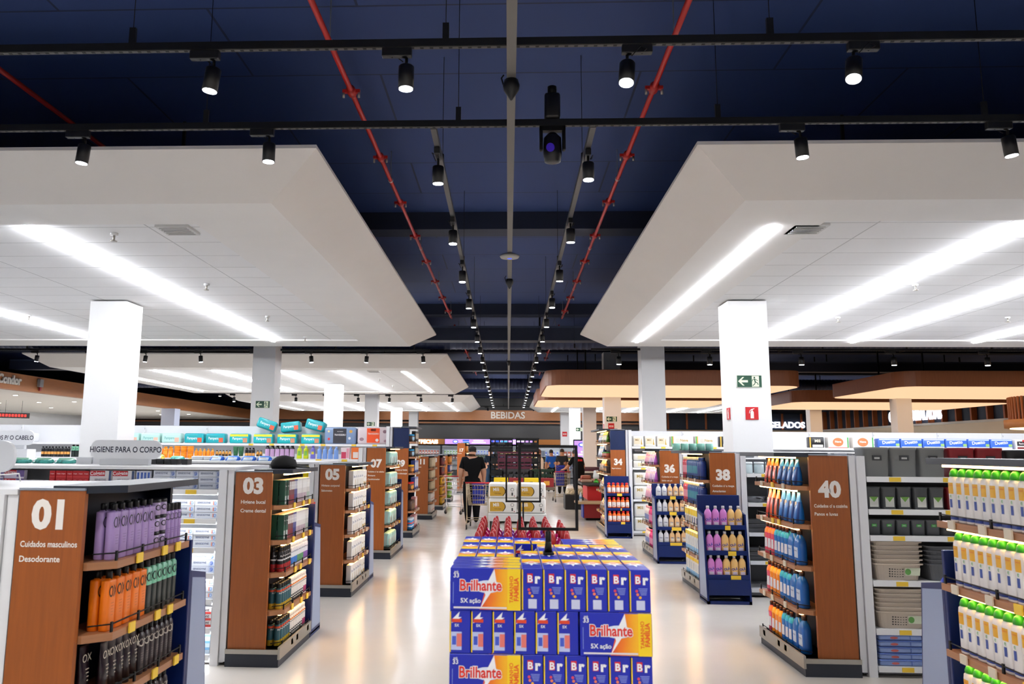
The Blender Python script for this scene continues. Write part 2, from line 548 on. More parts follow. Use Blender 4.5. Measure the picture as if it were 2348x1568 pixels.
island(1.55, 13.1, 6.6, 18.05, 'white suspended ceiling island over the 40 and 38 aisles, pierced by a column', [2.58, 5.02, 6.87, 9.27, 11.1], 7.95, 16.8,
       [(5.36, 10.97), (5.42, 13.73), (8.14, 13.72)], [(2.95, 8.12)])
island(-13.35, -1.67, 21.95, 33.7, 'second white ceiling island along the odd-numbered aisles, with short light strips', [-3.02, -4.85, -6.6, -8.5, -10.25, -12.05], 23.4, 32,
       [(-4.1, 26), (-4.1, 29), (-8.2, 25), (-8.2, 29)], [(-3.9, 23.6)])
island(-13.35, -1.74, 38.2, 49.6, 'third and farthest white ceiling island along the odd-numbered aisles', [-3.0, -4.8, -6.6, -8.4, -10.3, -12.0], 39.2, 47.8,
       [(-4.1, 42)], [])
island(1.2, 13.1, 38.2, 49.8, 'far white ceiling island behind the wooden canopies', [2.47, 4.84, 6.6, 9.1, 10.8], 41.5, 48.2, [], [])

island(-13.2, -1.63, -10.5, 1.0, 'added white ceiling island behind the camera, odd-numbered side, unseen fill light', [-3.0, -4.88, -6.7, -8.53], -9.2, -.3, [], [])  # added, unseen: its strips light the fronts that face the camera
island(1.55, 13.1, -10.5, 1.0, 'added white ceiling island behind the camera, even-numbered side, unseen fill light', [2.58, 5.02, 6.87, 9.27], -9.2, -.3, [], [])  # added for the same front light, never in view
island(-1.2, 1.2, -10.5, -2.6, 'added narrow white ceiling island behind the camera over the aisle, unseen fill light', [0], -9.2, -3.9, [], [], bord=.2)  # added over the aisle as further unseen front light

# wooden canopies with glowing undersides
CANW = mat('#8a4f2c', .5, kind='wood')
CANL = mat('#ffcfa2', .6, emit=CANOPY_E)
CANL.node_tree.nodes['Principled BSDF'].inputs['Base Color'].default_value = (.1, .08, .06, 1)
def rrect(x0, x1, y0, y1, r, n=6):
    p = []
    for (cx, cy, a0) in ((x1 - r, y0 + r, -PI / 2), (x1 - r, y1 - r, 0), (x0 + r, y1 - r, PI / 2), (x0 + r, y0 + r, PI)):
        for k in range(n + 1):
            a = a0 + PI / 2 * k / n
            p.append((cx + r * math.cos(a), cy + r * math.sin(a)))
    return p
def canopy(x0, x1, y0, y1, zb, h, label):
    o = empty('wooden_canopy', ((x0 + x1) / 2, (y0 + y1) / 2, zb))
    T = Matrix.Translation((-o.location.x, -o.location.y, -zb))
    P = rrect(x0, x1, y0, y1, .55)
    MB().prism(P, zb, zb + h, CANW, T).obj('wood_band', o)
    MB().prism(rrect(x0 + .05, x1 - .05, y0 + .05, y1 - .05, .5), zb - .02, zb - .001, CANL, T).obj('light_panel', o)
    for x in (x0 + 1.2, x1 - 1.2):
        for y in (y0 + 1.2, y1 - 1.2):
            MB().box(x, x + .04, y, y + .04, zb + h, CEIL, BLACK, M=T).obj('hanger', o)
    return tag(o, label, 'canopy', 'wooden light canopies')
canopy(1.02, 8.15, 23.2, 28.5, 3.52, .43, 'wood-banded glowing canopy nearest the centre of the store')
canopy(1.0, 8.15, 30.3, 35.3, 3.52, .43, 'wood-banded glowing canopy directly behind the one nearest the centre')
canopy(10.75, 18.5, 23.2, 28.5, 3.52, .43, 'wood-banded glowing canopy nearest, in front of the salted meats counter')
canopy(10.4, 18.2, 30.7, 36.2, 3.52, .43, 'wood-banded glowing canopy farther back, in front of the frozen food sign')

# ------------------------------------------------------------------ ceiling services
TRK = mat('#0a0a0c', .5)
TRKG = mat('#5c5a58', .5, metal=.4)
def track_x(y, z, x0, x1, label):
    o = empty('lighting_track', (0, y, z))
    MB().box(x0, x1, -.022, .022, 0, .05, TRK).obj('rail', o)
    b = MB().box(x0, x1, -.016, .016, -.003, 0, mat('#3a3734', .5))
    x = x0
    while x < x1:
        b.box(x, x + .022, -.008, .008, -.0045, -.003, BLACK)
        x += .06
    b.obj('slotted_underside', o)
    x = math.ceil(x0 / 2.0) * 2.0 - .4
    while x < x1:
        h = MB().box(x - .02, x + .02, -.012, .012, .05, .16, TRK)
        h.tube([(x, 0, .158), (x, 0, CEIL - z)], .003, BLACK, 5)
        h.obj('suspension', o)
        x += 2.0
    return tag(o, label, 'lighting track')
def track_y(x, z, y0, y1, label, m=TRKG, w=.022, dx=0.0):
    o = empty('lighting_track', (x, y0, z))
    L_ = y1 - y0
    Mx = Matrix.Shear('XZ', 4, (0, 0)) if False else Matrix.Identity(4)
    MB().add([(-w, 0, 0), (w, 0, 0), (w + dx, L_, 0), (-w + dx, L_, 0), (-w, 0, .05), (w, 0, .05), (w + dx, L_, .05), (-w + dx, L_, .05)],
             [(0, 3, 2, 1), (4, 5, 6, 7), (0, 1, 5, 4), (2, 3, 7, 6), (0, 4, 7, 3), (1, 2, 6, 5)], m).obj('rail', o)
    y = 1.0
    while y < L_:
        xx = dx * y / L_
        h = MB().box(xx - .012, xx + .012, y - .02, y + .02, .05, .16, TRK)
        h.tube([(xx, y, .158), (xx, y, CEIL - z)], .003, BLACK, 5)
        h.obj('suspension', o)
        y += 4.0
    return tag(o, label, 'lighting track')
TZ = 4.2
track_x(4.83, TZ, -6.5, 6.5, 'slotted black crosswise lighting track nearest to the camera')
track_x(6.12, TZ, -7.5, 7.5, 'slotted black crosswise lighting track just before the white islands')
track_x(2.2, TZ, -6.5, 6.5, 'added slotted black crosswise lighting track, unseen overhead before the first aisles')  # added out of view to carry fill spotlights
track_x(-1.2, TZ, -1.5, 1.5, 'added slotted black crosswise lighting track, unseen behind the camera')  # invented track behind the camera, holds more fill spotlights
track_x(20.6, TZ - .05, -16, -2, 'black crosswise lighting track in the gap behind the first white island')
track_x(36.6, TZ - .1, -13, -1.6, 'black crosswise lighting track in the gap before the third white island')
track_x(20.3, TZ - .05, 2, 16, 'black crosswise lighting track before the wooden canopies')
track_y(-.6, TZ, 6.16, 50, 'grey lengthwise lighting track over the odd-numbered side of the main aisle', dx=-.3)
track_y(.65, TZ, 6.16, 50, 'grey lengthwise lighting track over the even-numbered side of the main aisle', dx=.12)
track_y(.015, TZ - .07, 2.25, 50, 'grey central trunking carrying the small sensors over the main aisle', mat('#6b6863', .55, metal=.3), .03, dx=-.08)

def b_spot():
    o = empty('track_spotlight')
    MB().box(-.1, .1, -.025, .025, -.065, -.006, mat('#141416', .45), bev=.004, seg=1).obj('adapter', o)
    MB().tube([(.04, 0, -.06), (.065, 0, -.075), (.065, 0, -.13)], .011, BLACK, 8).tube([(-.03, 0, -.065), (-.06, .045, -.05), (-.02, .05, -.03), (.04, .02, -.09)], .004, BLACK, 6).obj('bracket', o)
    h = empty('lamp_head'); h.parent = o; h.location = (.065, 0, -.13)
    MB().loft([(0, .046, .046), (-.008, .052, .052), (-.16, .052, .052)][::-1], mat('#0d0d10', .38), n=24).obj('barrel', h)
    MB().cyl(.046, -.165, -.158, mat('#eef4ff', .4, emit=22), 24).obj('lens', h)
    return o
BUILD['spot'] = b_spot
ns = 0
def spot(x, y, z, rz, label, group, tilt=(0, 0), lamp=None, scale=1.0):
    global ns
    o = put('spot', (x, y, z), rz, label, 'spotlight', group)
    o.scale = (scale,) * 3
    h = [c for c in o.children if c.name.startswith('lamp_head')][0]
    h.rotation_euler = (tilt[0], tilt[1], 0)
    if lamp:
        ld = bpy.data.lights.new('spot_lamp', 'SPOT')
        ld.energy = lamp
        ld.spot_size = math.radians(75)
        ld.spot_blend = .7
        ld.color = (1, .97, .93)
        ld.shadow_soft_size = .045
        lo = bpy.data.objects.new('spot_lamp', ld)
        COL.objects.link(lo)
        lo.parent = h
        lo.location = (0, 0, -.18)
    return o
for i, (x, t) in enumerate(((-1.86, (0, .12)), (-.64, (0, 0)), (.72, (-.25, .1)), (2.09, (-.3, .2)))):
    spot(x - (.065 if i < 2 else -.065), 4.83, TZ, 0 if i < 2 else PI, '%s spotlight along the nearest crosswise track, counting from the odd-numbered side' % od(i), 'spotlights on the nearest crosswise track', t if i < 2 else (-t[0], -t[1]), SPOT_W, .93)
for i, x in enumerate((-3.36, -1.88, 2.22, 3.76)):
    spot(x - .065, 6.12, TZ, 0, '%s spotlight along the track just before the white islands, from the odd-numbered side' % od(i), 'spotlights on the second crosswise track', (0, (.1, 0, -.06, -.1)[i]), SPOT_W, .93)
for j, y in enumerate((2.2, -1.2)):  # fill spotlights added out of view to light fronts facing the camera
    for i, x in enumerate((-3.4, -1.9, -.2, 1.6, 3.4) if j == 0 else (-1.2, -.6, 0, .6, 1.2)):
        spot(x, y, TZ, 0, 'added spotlight, %s of five on the %s track out of view overhead' % (od(i), 'third' if j == 0 else 'fourth'), 'added fill spotlights out of view', (.25, 0), SPOT_W * 1.3, .93)
for side, x0, dx in ((-1, -.6, -.3), (1, .65, .12)):
    for k in range(19):
        y = 6.62 + 2.08 * k
        spot(x0 + dx * (y - 6.14) / 43.9, y + (.06 if side > 0 else 0), TZ, PI / 2 * side * -1, '%s spotlight from the near end of the lengthwise track on the %s side' % (od(k), 'odd-numbered' if side < 0 else 'even-numbered'),
             'spotlights on the lengthwise track, %s side' % ('odd' if side < 0 else 'even'), (0, (.05 if k % 3 else -.04)), SPOT_W * .8 if k % 2 == 0 or k < 6 else None, .93)
for i in range(9):
    spot(-13.6 + i * 1.42, 20.6, TZ - .05, 0, '%s spotlight in the gap behind the first white island, from the entrance hall' % od(i), 'spotlights behind the first white island', (0, .1 if i % 2 else -.1), None, 1.0)
for i in range(8):
    spot(-12.4 + i * 1.4, 36.6, TZ - .1, 0, '%s small spotlight in the gap before the third island, from the entrance hall' % od(i), 'spotlights before the third white island', (0, .08 if i % 2 else 0), None, 1.2)
for i in range(6):
    spot(2.6 + i * 2.2, 20.3, TZ - .05, 0, '%s spotlight in front of the wooden canopies, counting from the main aisle' % od(i), 'spotlights before the wooden canopies', (0, 0), SPOT_W if i < 4 else None, 1.2)

track_x(54.6, 4.5, -9, 9, 'added crosswise lighting track washing the far wooden band')  # track added to hold lamps that brighten the far wall
for i in range(6):  # wall washers added to lift the wooden band and its lettering
    spot(-7.5 + i * 3, 54.6, 4.5, 0, '%s added spotlight turned to the far wall, counting from the odd-numbered side' % od(i), 'added spotlights washing the far wall', (1.28, 0), 130, 1.2)
# round downlights hung in rows over the hall by the bulkhead
def b_down():
    o = MB().cyl(.08, 0, .16, mat('#151821', .5), 16).obj('downlight')
    MB().cyl(.07, -.006, .001, mat('#fff4e6', .5, emit=8), 16).obj('lens', o)
    MB().box(-.004, .004, -.004, .004, .16, .75, BLACK).obj('rod', o)
    return o
BUILD['down'] = b_down
n = 0
for r, x in enumerate((-14.3, -16.2)):
    for k in range(8):
        put('down', (x, 23.9 + k * 3.45 + r * 1.1, 4.55), 0, '%s hanging downlight, row %s the wooden bulkhead' % (od(k), 'closest to' if r else 'one step off'), 'downlight', 'hanging downlights beside the bulkhead')
def b_rec():
    o = MB().cyl(.12, -.02, .0, mat('#cfcac4', .5), 16).obj('recessed_light')
    MB().cyl(.09, -.026, -.019, mat('#fff6ea', .5, emit=9), 16).obj('lens', o)
    return o
BUILD['rec'] = b_rec
def lamp_at(parent, w, size=100, col=(1, .97, .93), z=-.05):
    ld = bpy.data.lights.new('lamp', 'SPOT')
    ld.energy = w; ld.spot_size = math.radians(size); ld.spot_blend = .8; ld.color = col; ld.shadow_soft_size = .08
    lo = bpy.data.objects.new('lamp', ld); COL.objects.link(lo); lo.parent = parent; lo.location = (0, 0, z)
HALL = []
for r, x in enumerate((-19.2, -21.2, -23.5)):
    for k in range(6):
        q = put('rec', (x, 27 + k * 4.4 + r * .7, 3.68), 0, '%s recessed light in soffit row %s from the wooden bulkhead' % (od(k), od(r)), 'downlight', 'recessed lights in the entrance hall soffit')
        if (k + r) % 2 == 0: HALL.append(q)
for q in HALL: lamp_at(q, 420, 150, (.95, .97, 1))

# red sprinkler mains
RED = mat('#b3201a', .35)
for x, lab in ((-1.44, 'odd-numbered'), (1.29, 'even-numbered')):
    for seg, (ya, yb) in enumerate(((1.0, 20.2), (21.4, 36))):
        o = MB().tube([(x, ya, 4.93), (x, yb, 4.93)], .024, RED, 10).obj('sprinkler_pipe')
        y = ya + .9
        while y < yb:
            f = MB()
            M = Matrix.Translation((x, y, 4.93)) @ Matrix.Rotation(PI / 2, 4, 'X')
            f.cyl(.042, -.05, .05, RED, 12, M=M)
            f.box(x - .08, x + .08, y - .018, y + .018, 4.915, 4.945, RED)
            f.cyl(.012, -.03, .03, STEEL, 8, M=Matrix.Translation((x - .07, y, 4.9)))
            f.cyl(.012, -.03, .03, STEEL, 8, M=Matrix.Translation((x + .07, y, 4.9)))
            y += 1.72
            f.obj('coupling', o)
        y = ya + 1.7
        while y < yb:
            g = MB()
            g.cyl(.03, -.012, .012, mat('#d9d4cc', .4), 10, M=Matrix.Translation((x, y, 4.93)) @ Matrix.Rotation(PI / 2, 4, 'X'))
            g.box(x - .004, x + .004, y - .004, y + .004, 4.95, CEIL, STEEL)
            y += 3.44
            g.obj('pipe_hanger', o)
        tag(o, 'red sprinkler pipe under the blue ceiling on the %s side, %s length' % (lab, 'nearer' if seg == 0 else 'farther'), 'pipe')
o = MB().tube([(-4.4, 2, 4.93), (-4.4, 20, 4.93)], .024, mat('#8a1714', .4), 10).obj('sprinkler_pipe')
tag(o, 'dim red sprinkler pipe above the first white island at the odd-numbered side', 'pipe')

# things on the central trunking
def sensor(y, label):
    o = MB().loft([(-.14, .006, .006), (-.115, .022, .022), (-.07, .05, .05), (-.035, .056, .056), (0, .046, .046)], mat('#0c0c0f', .4), n=16).obj('sensor', None, (.015 - .08 * (y - 2) / 48, y, TZ - .074))
    MB().tube([(-.05, 0, -.04), (-.065, .03, .03), (-.05, .05, .06)], .005, BLACK, 6).obj('cable', o)
    return tag(o, label, 'sensor', 'drop-shaped sensors under the central trunking')
sensor(5.15, 'black drop-shaped sensor under the central trunking, closest to the camera')
sensor(11.6, 'black drop-shaped sensor under the central trunking, just past the flat round disc')
sensor(22.6, 'black drop-shaped sensor under the central trunking, farthest and smallest')
o = MB().loft([(-.05, .02, .02), (-.042, .11, .11), (-.02, .125, .125), (0, .09, .09)], mat('#9a9690', .4), n=28).obj('access_point', None, (.0, 10.1, TZ - .072))
MB().disc(0, 0, .03, .03, mat('#3553e0', .5, emit=1.2), 0, M=Matrix.Translation((0, 0, -.0505)) @ Matrix.Rotation(PI / 2, 4, 'X')).obj('status_light', o)
tag(o, 'flat round grey disc with a blue light under the central trunking', 'access point')
# moving-head stage lamp on the second track
o = empty('stage_lamp', (.33, 6.12, TZ))
MB().box(-.06, .06, -.05, .05, .053, .26, mat('#0a0a0d', .4), bev=.02).cyl(.035, .26, .32, BLACK, 14).obj('clamp_base', o)
MB().box(-.1, -.075, -.03, .03, -.2, -.01, BLACK, bev=.008).box(.075, .1, -.03, .03, -.2, -.01, BLACK, bev=.008).box(-.1, .1, -.03, .03, -.045, -.008, BLACK).obj('yoke', o)
hd = MB().loft([(-.3, .03, .03), (-.29, .062, .062), (-.22, .072, .072), (-.1, .066, .066), (-.06, .03, .03)], mat('#0c0c10', .35), n=20).obj('head', o)
MB().disc(-.02, -.2, .032, .036, mat('#3a24a0', .25, emit=.25), -.074).obj('lens', hd)
tag(o, 'black moving-head stage lamp with purple lens hung on the second crosswise track', 'stage lamp')

# ------------------------------------------------------------------ goods: every builder stands its product on z = 0 with its front to -Y
SHAPES = {
    'flask': [(0, .95, .93), (.02, 1, 1), (.83, 1, 1), (.85, .97, .95), (.86, .6, .6), (.88, .46, .5)],
    'round': [(0, .92, .92), (.02, 1, 1), (.62, 1, 1), (.72, .92, .92), (.8, .6, .6), (.86, .36, .36), (.9, .34, .34)],
    'can': [(0, .97, .97), (.015, 1, 1), (.76, 1, 1), (.8, .9, .9), (.82, .84, .84)],
    'curvy': [(0, .88, .9), (.03, 1, 1), (.25, .98, 1), (.5, .84, .9), (.68, .95, .95), (.78, .72, .8), (.84, .42, .5), (.88, .36, .45)],
    'jug': [(0, .92, .92), (.03, 1, 1), (.5, 1, 1), (.66, .95, .95), (.78, .66, .7), (.84, .38, .42), (.88, .34, .38)],
    'tall': [(0, .94, .94), (.02, 1, 1), (.74, 1, 1), (.82, .98, .9), (.85, .7, .7), (.87, .6, .62)],
    'jar': [(0, .95, .95), (.03, 1, 1), (.72, 1, 1), (.78, .92, .92), (.8, .9, .9)],
}
CAPS = {'flask': (.865, 1.0, .46, .62), 'round': (.88, 1, .4, .4), 'can': (.82, 1, .8, .8), 'curvy': (.87, 1, .42, .5), 'jug': (.87, 1, .42, .48), 'tall': (.87, 1, .66, .7), 'jar': (.8, 1, 1.0, 1.0)}
def bottle(name, shape, w, d, h, col, cap, p=2.3, lab=None, txt=(), low=None, rough=.35, capshape=None, n=18, bands=(), upper=None):
    """lab = (z0, z1, colour, half angle); low = (z, colour below it); bands = (z0, z1, colour) all round"""
    def f():
        pts = SHAPES[shape]
        zs = sorted(set([a[0] for a in pts] + ([lab[0], lab[1]] if lab else []) + ([low[0]] if low else []) + [b[0] for b in bands] + [b[1] for b in bands]))
        secs = []
        for z in zs:
            for (a, b) in zip(pts[:-1], pts[1:]):
                if a[0] <= z <= b[0]:
                    t = (z - a[0]) / (b[0] - a[0])
                    secs.append((z * h, (a[1] + (b[1] - a[1]) * t) * w / 2, (a[2] + (b[2] - a[2]) * t) * d / 2))
                    break
        base = mat(col, rough)
        def mf(i, a):
            zm = (secs[i][0] + secs[min(i + 1, len(secs) - 1)][0]) / 2 / h
            if lab and lab[0] < zm < lab[1]:
                da = abs((a + PI / 2 + PI) % (2 * PI) - PI)
                if da < lab[3]: return mat(lab[2], .5)
            for b in bands:
                if b[0] < zm < b[1]: return mat(b[2], .45)
            if low and zm < low[0]: return mat(low[1], rough)
            return None
        m = MB().loft(secs, base, n=n, p=p, mf=mf)
        for t in txt:
            s_, size, z, c = t[:4]
            kw = t[4] if len(t) > 4 else {}
            m.text(s_, size, kw.get('x', 0), z * h, mat(c, .5), bold=kw.get('bold', .01), sx=kw.get('sx', 1), wrap=(w / 2, d / 2, p), tilt=kw.get('tilt', 0), vert=kw.get('vert', False))
        o = m.obj(name)
        if cap:
            z0, z1, rx, ry = CAPS[shape]
            cm = mat(cap, .4, spec=.3)
            k = MB()
            if capshape == 'flip':
                k.loft([(.86 * h, w * .36, d * .36), (.94 * h, w * .36, d * .38), (1.0 * h, w * .25, d * .3, 2, w * .06, 0)], cm, n=n, p=p)
            elif capshape == 'hood':
                k.loft([(.855 * h, w * .4, d * .44), (.9 * h, w * .4, d * .44), (.97 * h, w * .3, d * .3), (h, w * .14, d * .16)], cm, n=n, p=2)
            else:
                k.loft([(z0 * h - .001, rx * w / 2, ry * d / 2), (z0 * h + (z1 - z0) * h * .85, rx * w / 2, ry * d / 2), (z1 * h, rx * w / 2 * .88, ry * d / 2 * .88)], cm, n=n, p=2)
            k.obj('cap', o)
        return o
    return f

def carton(name, w, d, h, col, quads=(), txt=(), top=None, side=None, bev=0, seg=1, rough=.45, discs=()):
    def f():
        m = MB().box(-w / 2, w / 2, -d / 2, d / 2, 0, h, mat(col, rough), bev=bev, seg=seg)
        y = -d / 2 - .0008
        for q in quads:
            x0, x1, z0, z1, c = q
            m.quad(x0 * w, x1 * w, z0 * h, z1 * h, mat(c, .5), y)
        for (cx, cz, rx, rz, c) in discs:
            m.disc(cx * w, cz * h, rx * w, rz * h, mat(c, .5), y - .0006)
        if top:
            m.add([(-w / 2 + bev, -d / 2 + bev, h + .0008), (w / 2 - bev, -d / 2 + bev, h + .0008), (w / 2 - bev, d / 2 - bev, h + .0008), (-w / 2 + bev, d / 2 - bev, h + .0008)], [(0, 1, 2, 3)], mat(top, .45))
        if side:
            for s_ in (-1, 1):
                x = s_ * (w / 2 + .0008)
                v = [(x, -d / 2 + bev, bev), (x, d / 2 - bev, bev), (x, d / 2 - bev, h - bev), (x, -d / 2 + bev, h - bev)]
                m.add(v, [(0, 1, 2, 3) if s_ > 0 else (3, 2, 1, 0)], mat(side, .45))
        for t in txt:
            s_, size, x, z, c = t[:5]
            kw = t[5] if len(t) > 5 else {}
            m.text(s_, size, x * w, z * h, mat(c, .5), y - .0012, bold=kw.get('bold', .012), sx=kw.get('sx', 1), tilt=kw.get('tilt', 0), vert=kw.get('vert', False))
        return m.obj(name)
    return f

def pouch(name, w, d, h, col, lab=None, capcol=None, bend=.012, top=None, kind=None):
    def f():
        prof = [(0, .86, .8), (.04, .95, 1), (.2, .97, 1), (.45, .93, .8), (.7, .86, .45), (.86, .74, .16), (.93, .7, .05), (1, .66, .03)]
        secs = [(z * h, a * w / 2, max(b * d / 2, .002), 2.4, bend * math.sin(z * 3), .12 * d * z * z) for z, a, b in prof]
        def mf(i, a):
            if top and i >= 4: return mat(top, .25)
            if lab and 1 <= i <= 3:
                da = abs((a + PI / 2 + PI) % (2 * PI) - PI)
                if lab[1] < da < lab[2]: return mat(lab[0], .4)
            return None
        m = MB().loft(secs, mat(col, .22, kind=kind), n=20, mf=mf)
        o = m.obj(name)
        if lab:
            l = MB().quad(-w * .2, w * .2, h * .52, h * .7, mat('#efe2c8', .5), 0, M=Matrix.Translation((0, -d * .47, 0)) @ Matrix.Rotation(-.12, 4, 'X'))
            l.obj('front_label', o)
        return o
    return f

def tubep(name, w, h, col, txtc, capc='#0d0d0d', txt='OX'):
    def f():
        m = MB().loft([(.1 * h, w * .36, w * .33), (.5 * h, w * .42, w * .26), (.85 * h, w * .48, w * .1), (.97 * h, w * .5, .003), (h, w * .5, .002)], mat(col, .3, kind='mottle'), n=18)
        if txt:
            m.text(txt, .05, 0, .7 * h, mat(txtc, .5), -w * .2, bold=.0)
            m.text('hair care', .012, 0, .55 * h, mat(txtc, .5), -w * .27) if False else None
            for k in range(4):
                m.quad(-w * .18 + .003 * k, w * .18 - .002 * k, (.56 - .07 * k) * h, (.575 - .07 * k) * h, mat(txtc, .5), -w * (.26 + .015 * k))
        o = m.obj(name)
        MB().loft([(0, w * .34, w * .32), (.1 * h, w * .35, w * .33)], mat(capc, .4), n=18).obj('cap', o)
        return o
    return f

LIL, ORG, MINT, PLUM = '#a98dc4', '#f0780f', '#7fc6a4', '#1e0d15'
def oxlines(c, z0=.42, n=4):
    return [('--------', .014, z0 - .05 * k, c, {'sx': .9 - .08 * k}) for k in range(n)]
BUILD['ox_lilac'] = bottle('shampoo_bottle', 'flask', .0765, .042, .255, LIL, '#0d0d0f', 4.5, txt=[('OX', .072, .57, '#17131d', {'sx': .66, 'bold': .0})] + oxlines('#5d4c74'))
BUILD['ox_lilac_slim'] = bottle('conditioner_bottle', 'can', .046, .042, .215, LIL, '#0d0d0f', 2.2, txt=[('OX', .05, .6, '#17131d', {'sx': .75})] + oxlines('#5d4c74', .38, 3))
BUILD['ox_jar'] = bottle('cream_jar', 'jar', .075, .065, .082, '#bda6d0', '#0d0d0f', 2, txt=[('OX', .042, .3, '#17131d')])
BUILD['ox_orange'] = bottle('shampoo_bottle', 'flask', .08, .046, .265, ORG, '#0d0a08', 4.5, txt=[('OX', .072, .57, '#2a1204', {'sx': .66})] + oxlines('#8a3a06', .45, 5))
BUILD['ox_mint'] = bottle('shampoo_bottle', 'tall', .06, .046, .27, MINT, '#0d0d0f', 4, low=(.53, '#14201c'), txt=[('OX', .066, .6, '#12201b', {'sx': .6})])
BUILD['ox_tube'] = tubep('cream_tube', .078, .235, PLUM, '#d9cdb6')
BUILD['ox_plum'] = bottle('shampoo_bottle', 'tall', .054, .044, .25, PLUM, '#0b0a0b', 3, txt=[('OX', .056, .58, '#e6dccb', {'sx': .75, 'bold': .006})] + oxlines('#9c8a86', .42, 5))
def dcar(name, a, b, c):
    return carton(name, .058, .05, .2, a, quads=[(-.38, .38, .58, .92, b), (-.38, .38, .04, .36, c)], txt=[('Rexona', .014, 0, .74, '#f4f4f4')], top='#e8d9bb')
BUILD['deo_green'] = dcar('deodorant_carton', '#16513a', '#10221c', '#bfc6c4')
BUILD['deo_red'] = dcar('deodorant_carton', '#6d3236', '#d8d4d0', '#8c2230')
BUILD['deo_blue'] = dcar('deodorant_carton', '#4b4f8c', '#d9d8dc', '#2a2f78')
BUILD['deo_white'] = dcar('deodorant_carton', '#dcd8d4', '#efeeec', '#b59aa8')
BUILD['deo_grey'] = dcar('deodorant_carton', '#c9c6c2', '#e9e7e3', '#a2b3a5')
def can(name, col, cap, bands, txtc='#f4f4f4', t='Rexona'):
    return bottle(name, 'can', .05, .05, .2, col, cap, 2, bands=bands, txt=[(t, .016, .6, txtc)], rough=.3, n=16)
BUILD['can_red'] = can('spray_can', '#17181c', '#0c0c0e', [(.0, .3, '#b51f26'), (.44, .5, '#d9d9d9')])
BUILD['can_blue'] = can('spray_can', '#eceef2', '#f2f4f6', [(.1, .4, '#3e7fd0')], '#33507e')
BUILD['can_green'] = can('spray_can', '#eceef2', '#f2f4f6', [(.1, .4, '#5f9a6a')], '#33507e')
BUILD['can_purple'] = can('spray_can', '#ecebf2', '#f2f2f6', [(.1, .4, '#8a5ba8')], '#503d6e')
BUILD['can_teal'] = can('spray_can', '#245c68', '#101214', [(.0, .22, '#d8b52a'), (.68, .76, '#d24a1f')])
BUILD['can_zebra'] = can('spray_can', '#f3efe9', '#f6f3ee', [(.0, .08, '#2a2a2e'), (.14, .2, '#2a2a2e'), (.25, .3, '#2a2a2e'), (.68, .74, '#ee8a1c')], '#333333')
BUILD['can_magenta'] = can('spray_can', '#f3efe9', '#f6f3ee', [(.05, .35, '#b23a6e'), (.68, .74, '#ee8a1c')], '#333333')
BUILD['soap_white'] = carton('soap_carton', .13, .06, .21, '#f1eee8', quads=[(.15, .42, .1, .5, '#d9c9ae')], txt=[('Dove', .04, -.05, .6, '#28407c', {'vert': False})], top='#fbf4e4', bev=.004)
BUILD['soap_gold'] = carton('soap_carton', .13, .06, .2, '#f3f0ea', quads=[(-.3, .3, .1, .3, '#c9a24a')], txt=[('Dove', .034, 0, .55, '#8a6a2a')], top='#fbf4e4', bev=.004)
BUILD['wipes_mint'] = carton('wipes_pack', .195, .12, .22, '#a9d8d0', quads=[(-.44, -.34, .15, .6, '#e2592a'), (-.2, .4, .15, .75, '#c3e6e0')], discs=[(.25, .6, .1, .09, '#f4f7f4')], bev=.03, seg=3, side='#bfe3dc')
# tall 09 display
BUILD['tin_blue'] = bottle('baby_food_tub', 'jar', .16, .12, .15, '#4a3a34', '#2f9fd8', 4, lab=(.15, .65, '#a9cfe6', .9))
BUILD['box_dark'] = carton('dark_carton', .1, .08, .22, '#2b2622', quads=[(-.4, .4, .3, .8, '#c8bca6')])
BUILD['jar_yellow'] = bottle('snack_jar', 'jar', .18, .15, .16, '#7a4a28', '#f1b51a', 3, lab=(.15, .6, '#d98a3a', 1.0))
BUILD['jar_red'] = bottle('snack_jar', 'jar', .18, .15, .16, '#5c3a26', '#d52a1c', 3, lab=(.15, .6, '#e2a13a', 1.0))
BUILD['box_lav'] = carton('cereal_carton', .11, .09, .24, '#9aa0c8', quads=[(-.4, .4, .25, .85, '#e4e2ea'), (-.4, .4, .05, .18, '#5b6cb4')], side='#44549a')
BUILD['bag_brown'] = carton('snack_bag', .18, .12, .2, '#4a3228', quads=[(-.35, .35, .2, .7, '#8a6a4a')], bev=.03, seg=3)
BUILD['box_pink'] = carton('cereal_carton', .12, .09, .24, '#d9a6a6', quads=[(-.4, .4, .3, .85, '#f0dcd6'), (-.4, .4, .05, .2, '#b8404a')], side='#c48484')
BUILD['cyl_blue'] = bottle('powder_tin', 'jar', .13, .13, .22, '#2f86c0', '#d8e8f2', 2, bands=[(.25, .35, '#e9eef2'), (.5, .62, '#e24a3a')])
BUILD['pack_beige'] = carton('pasta_pack', .11, .07, .26, '#cdbb96', quads=[(-.4, .4, .25, .8, '#e6d8b4')], bev=.012, seg=2)
BUILD['bag_arrow'] = carton('flour_bag', .14, .1, .22, '#ece8e2', quads=[(-.35, -.1, .3, .45, '#c22a2a'), (0, .2, .3, .45, '#c22a2a')], bev=.02, seg=2)
BUILD['pack_red'] = carton('coffee_pack', .1, .07, .24, '#6a1a1e', quads=[(-.4, .4, .55, .9, '#3a1014'), (-.3, .3, .15, .4, '#b23a2a')], bev=.012, seg=2)
BUILD['pack_gold'] = carton('coffee_pack', .1, .08, .22, '#e0a812', quads=[(-.4, .4, .45, .75, '#5a2a12'), (-.3, .3, .1, .3, '#f4d23a')], bev=.012, seg=2)
BUILD['pack_green'] = carton('tea_pack', .12, .09, .22, '#7fc02a', quads=[(-.4, .4, .3, .7, '#b8e05a')], bev=.012, seg=2)
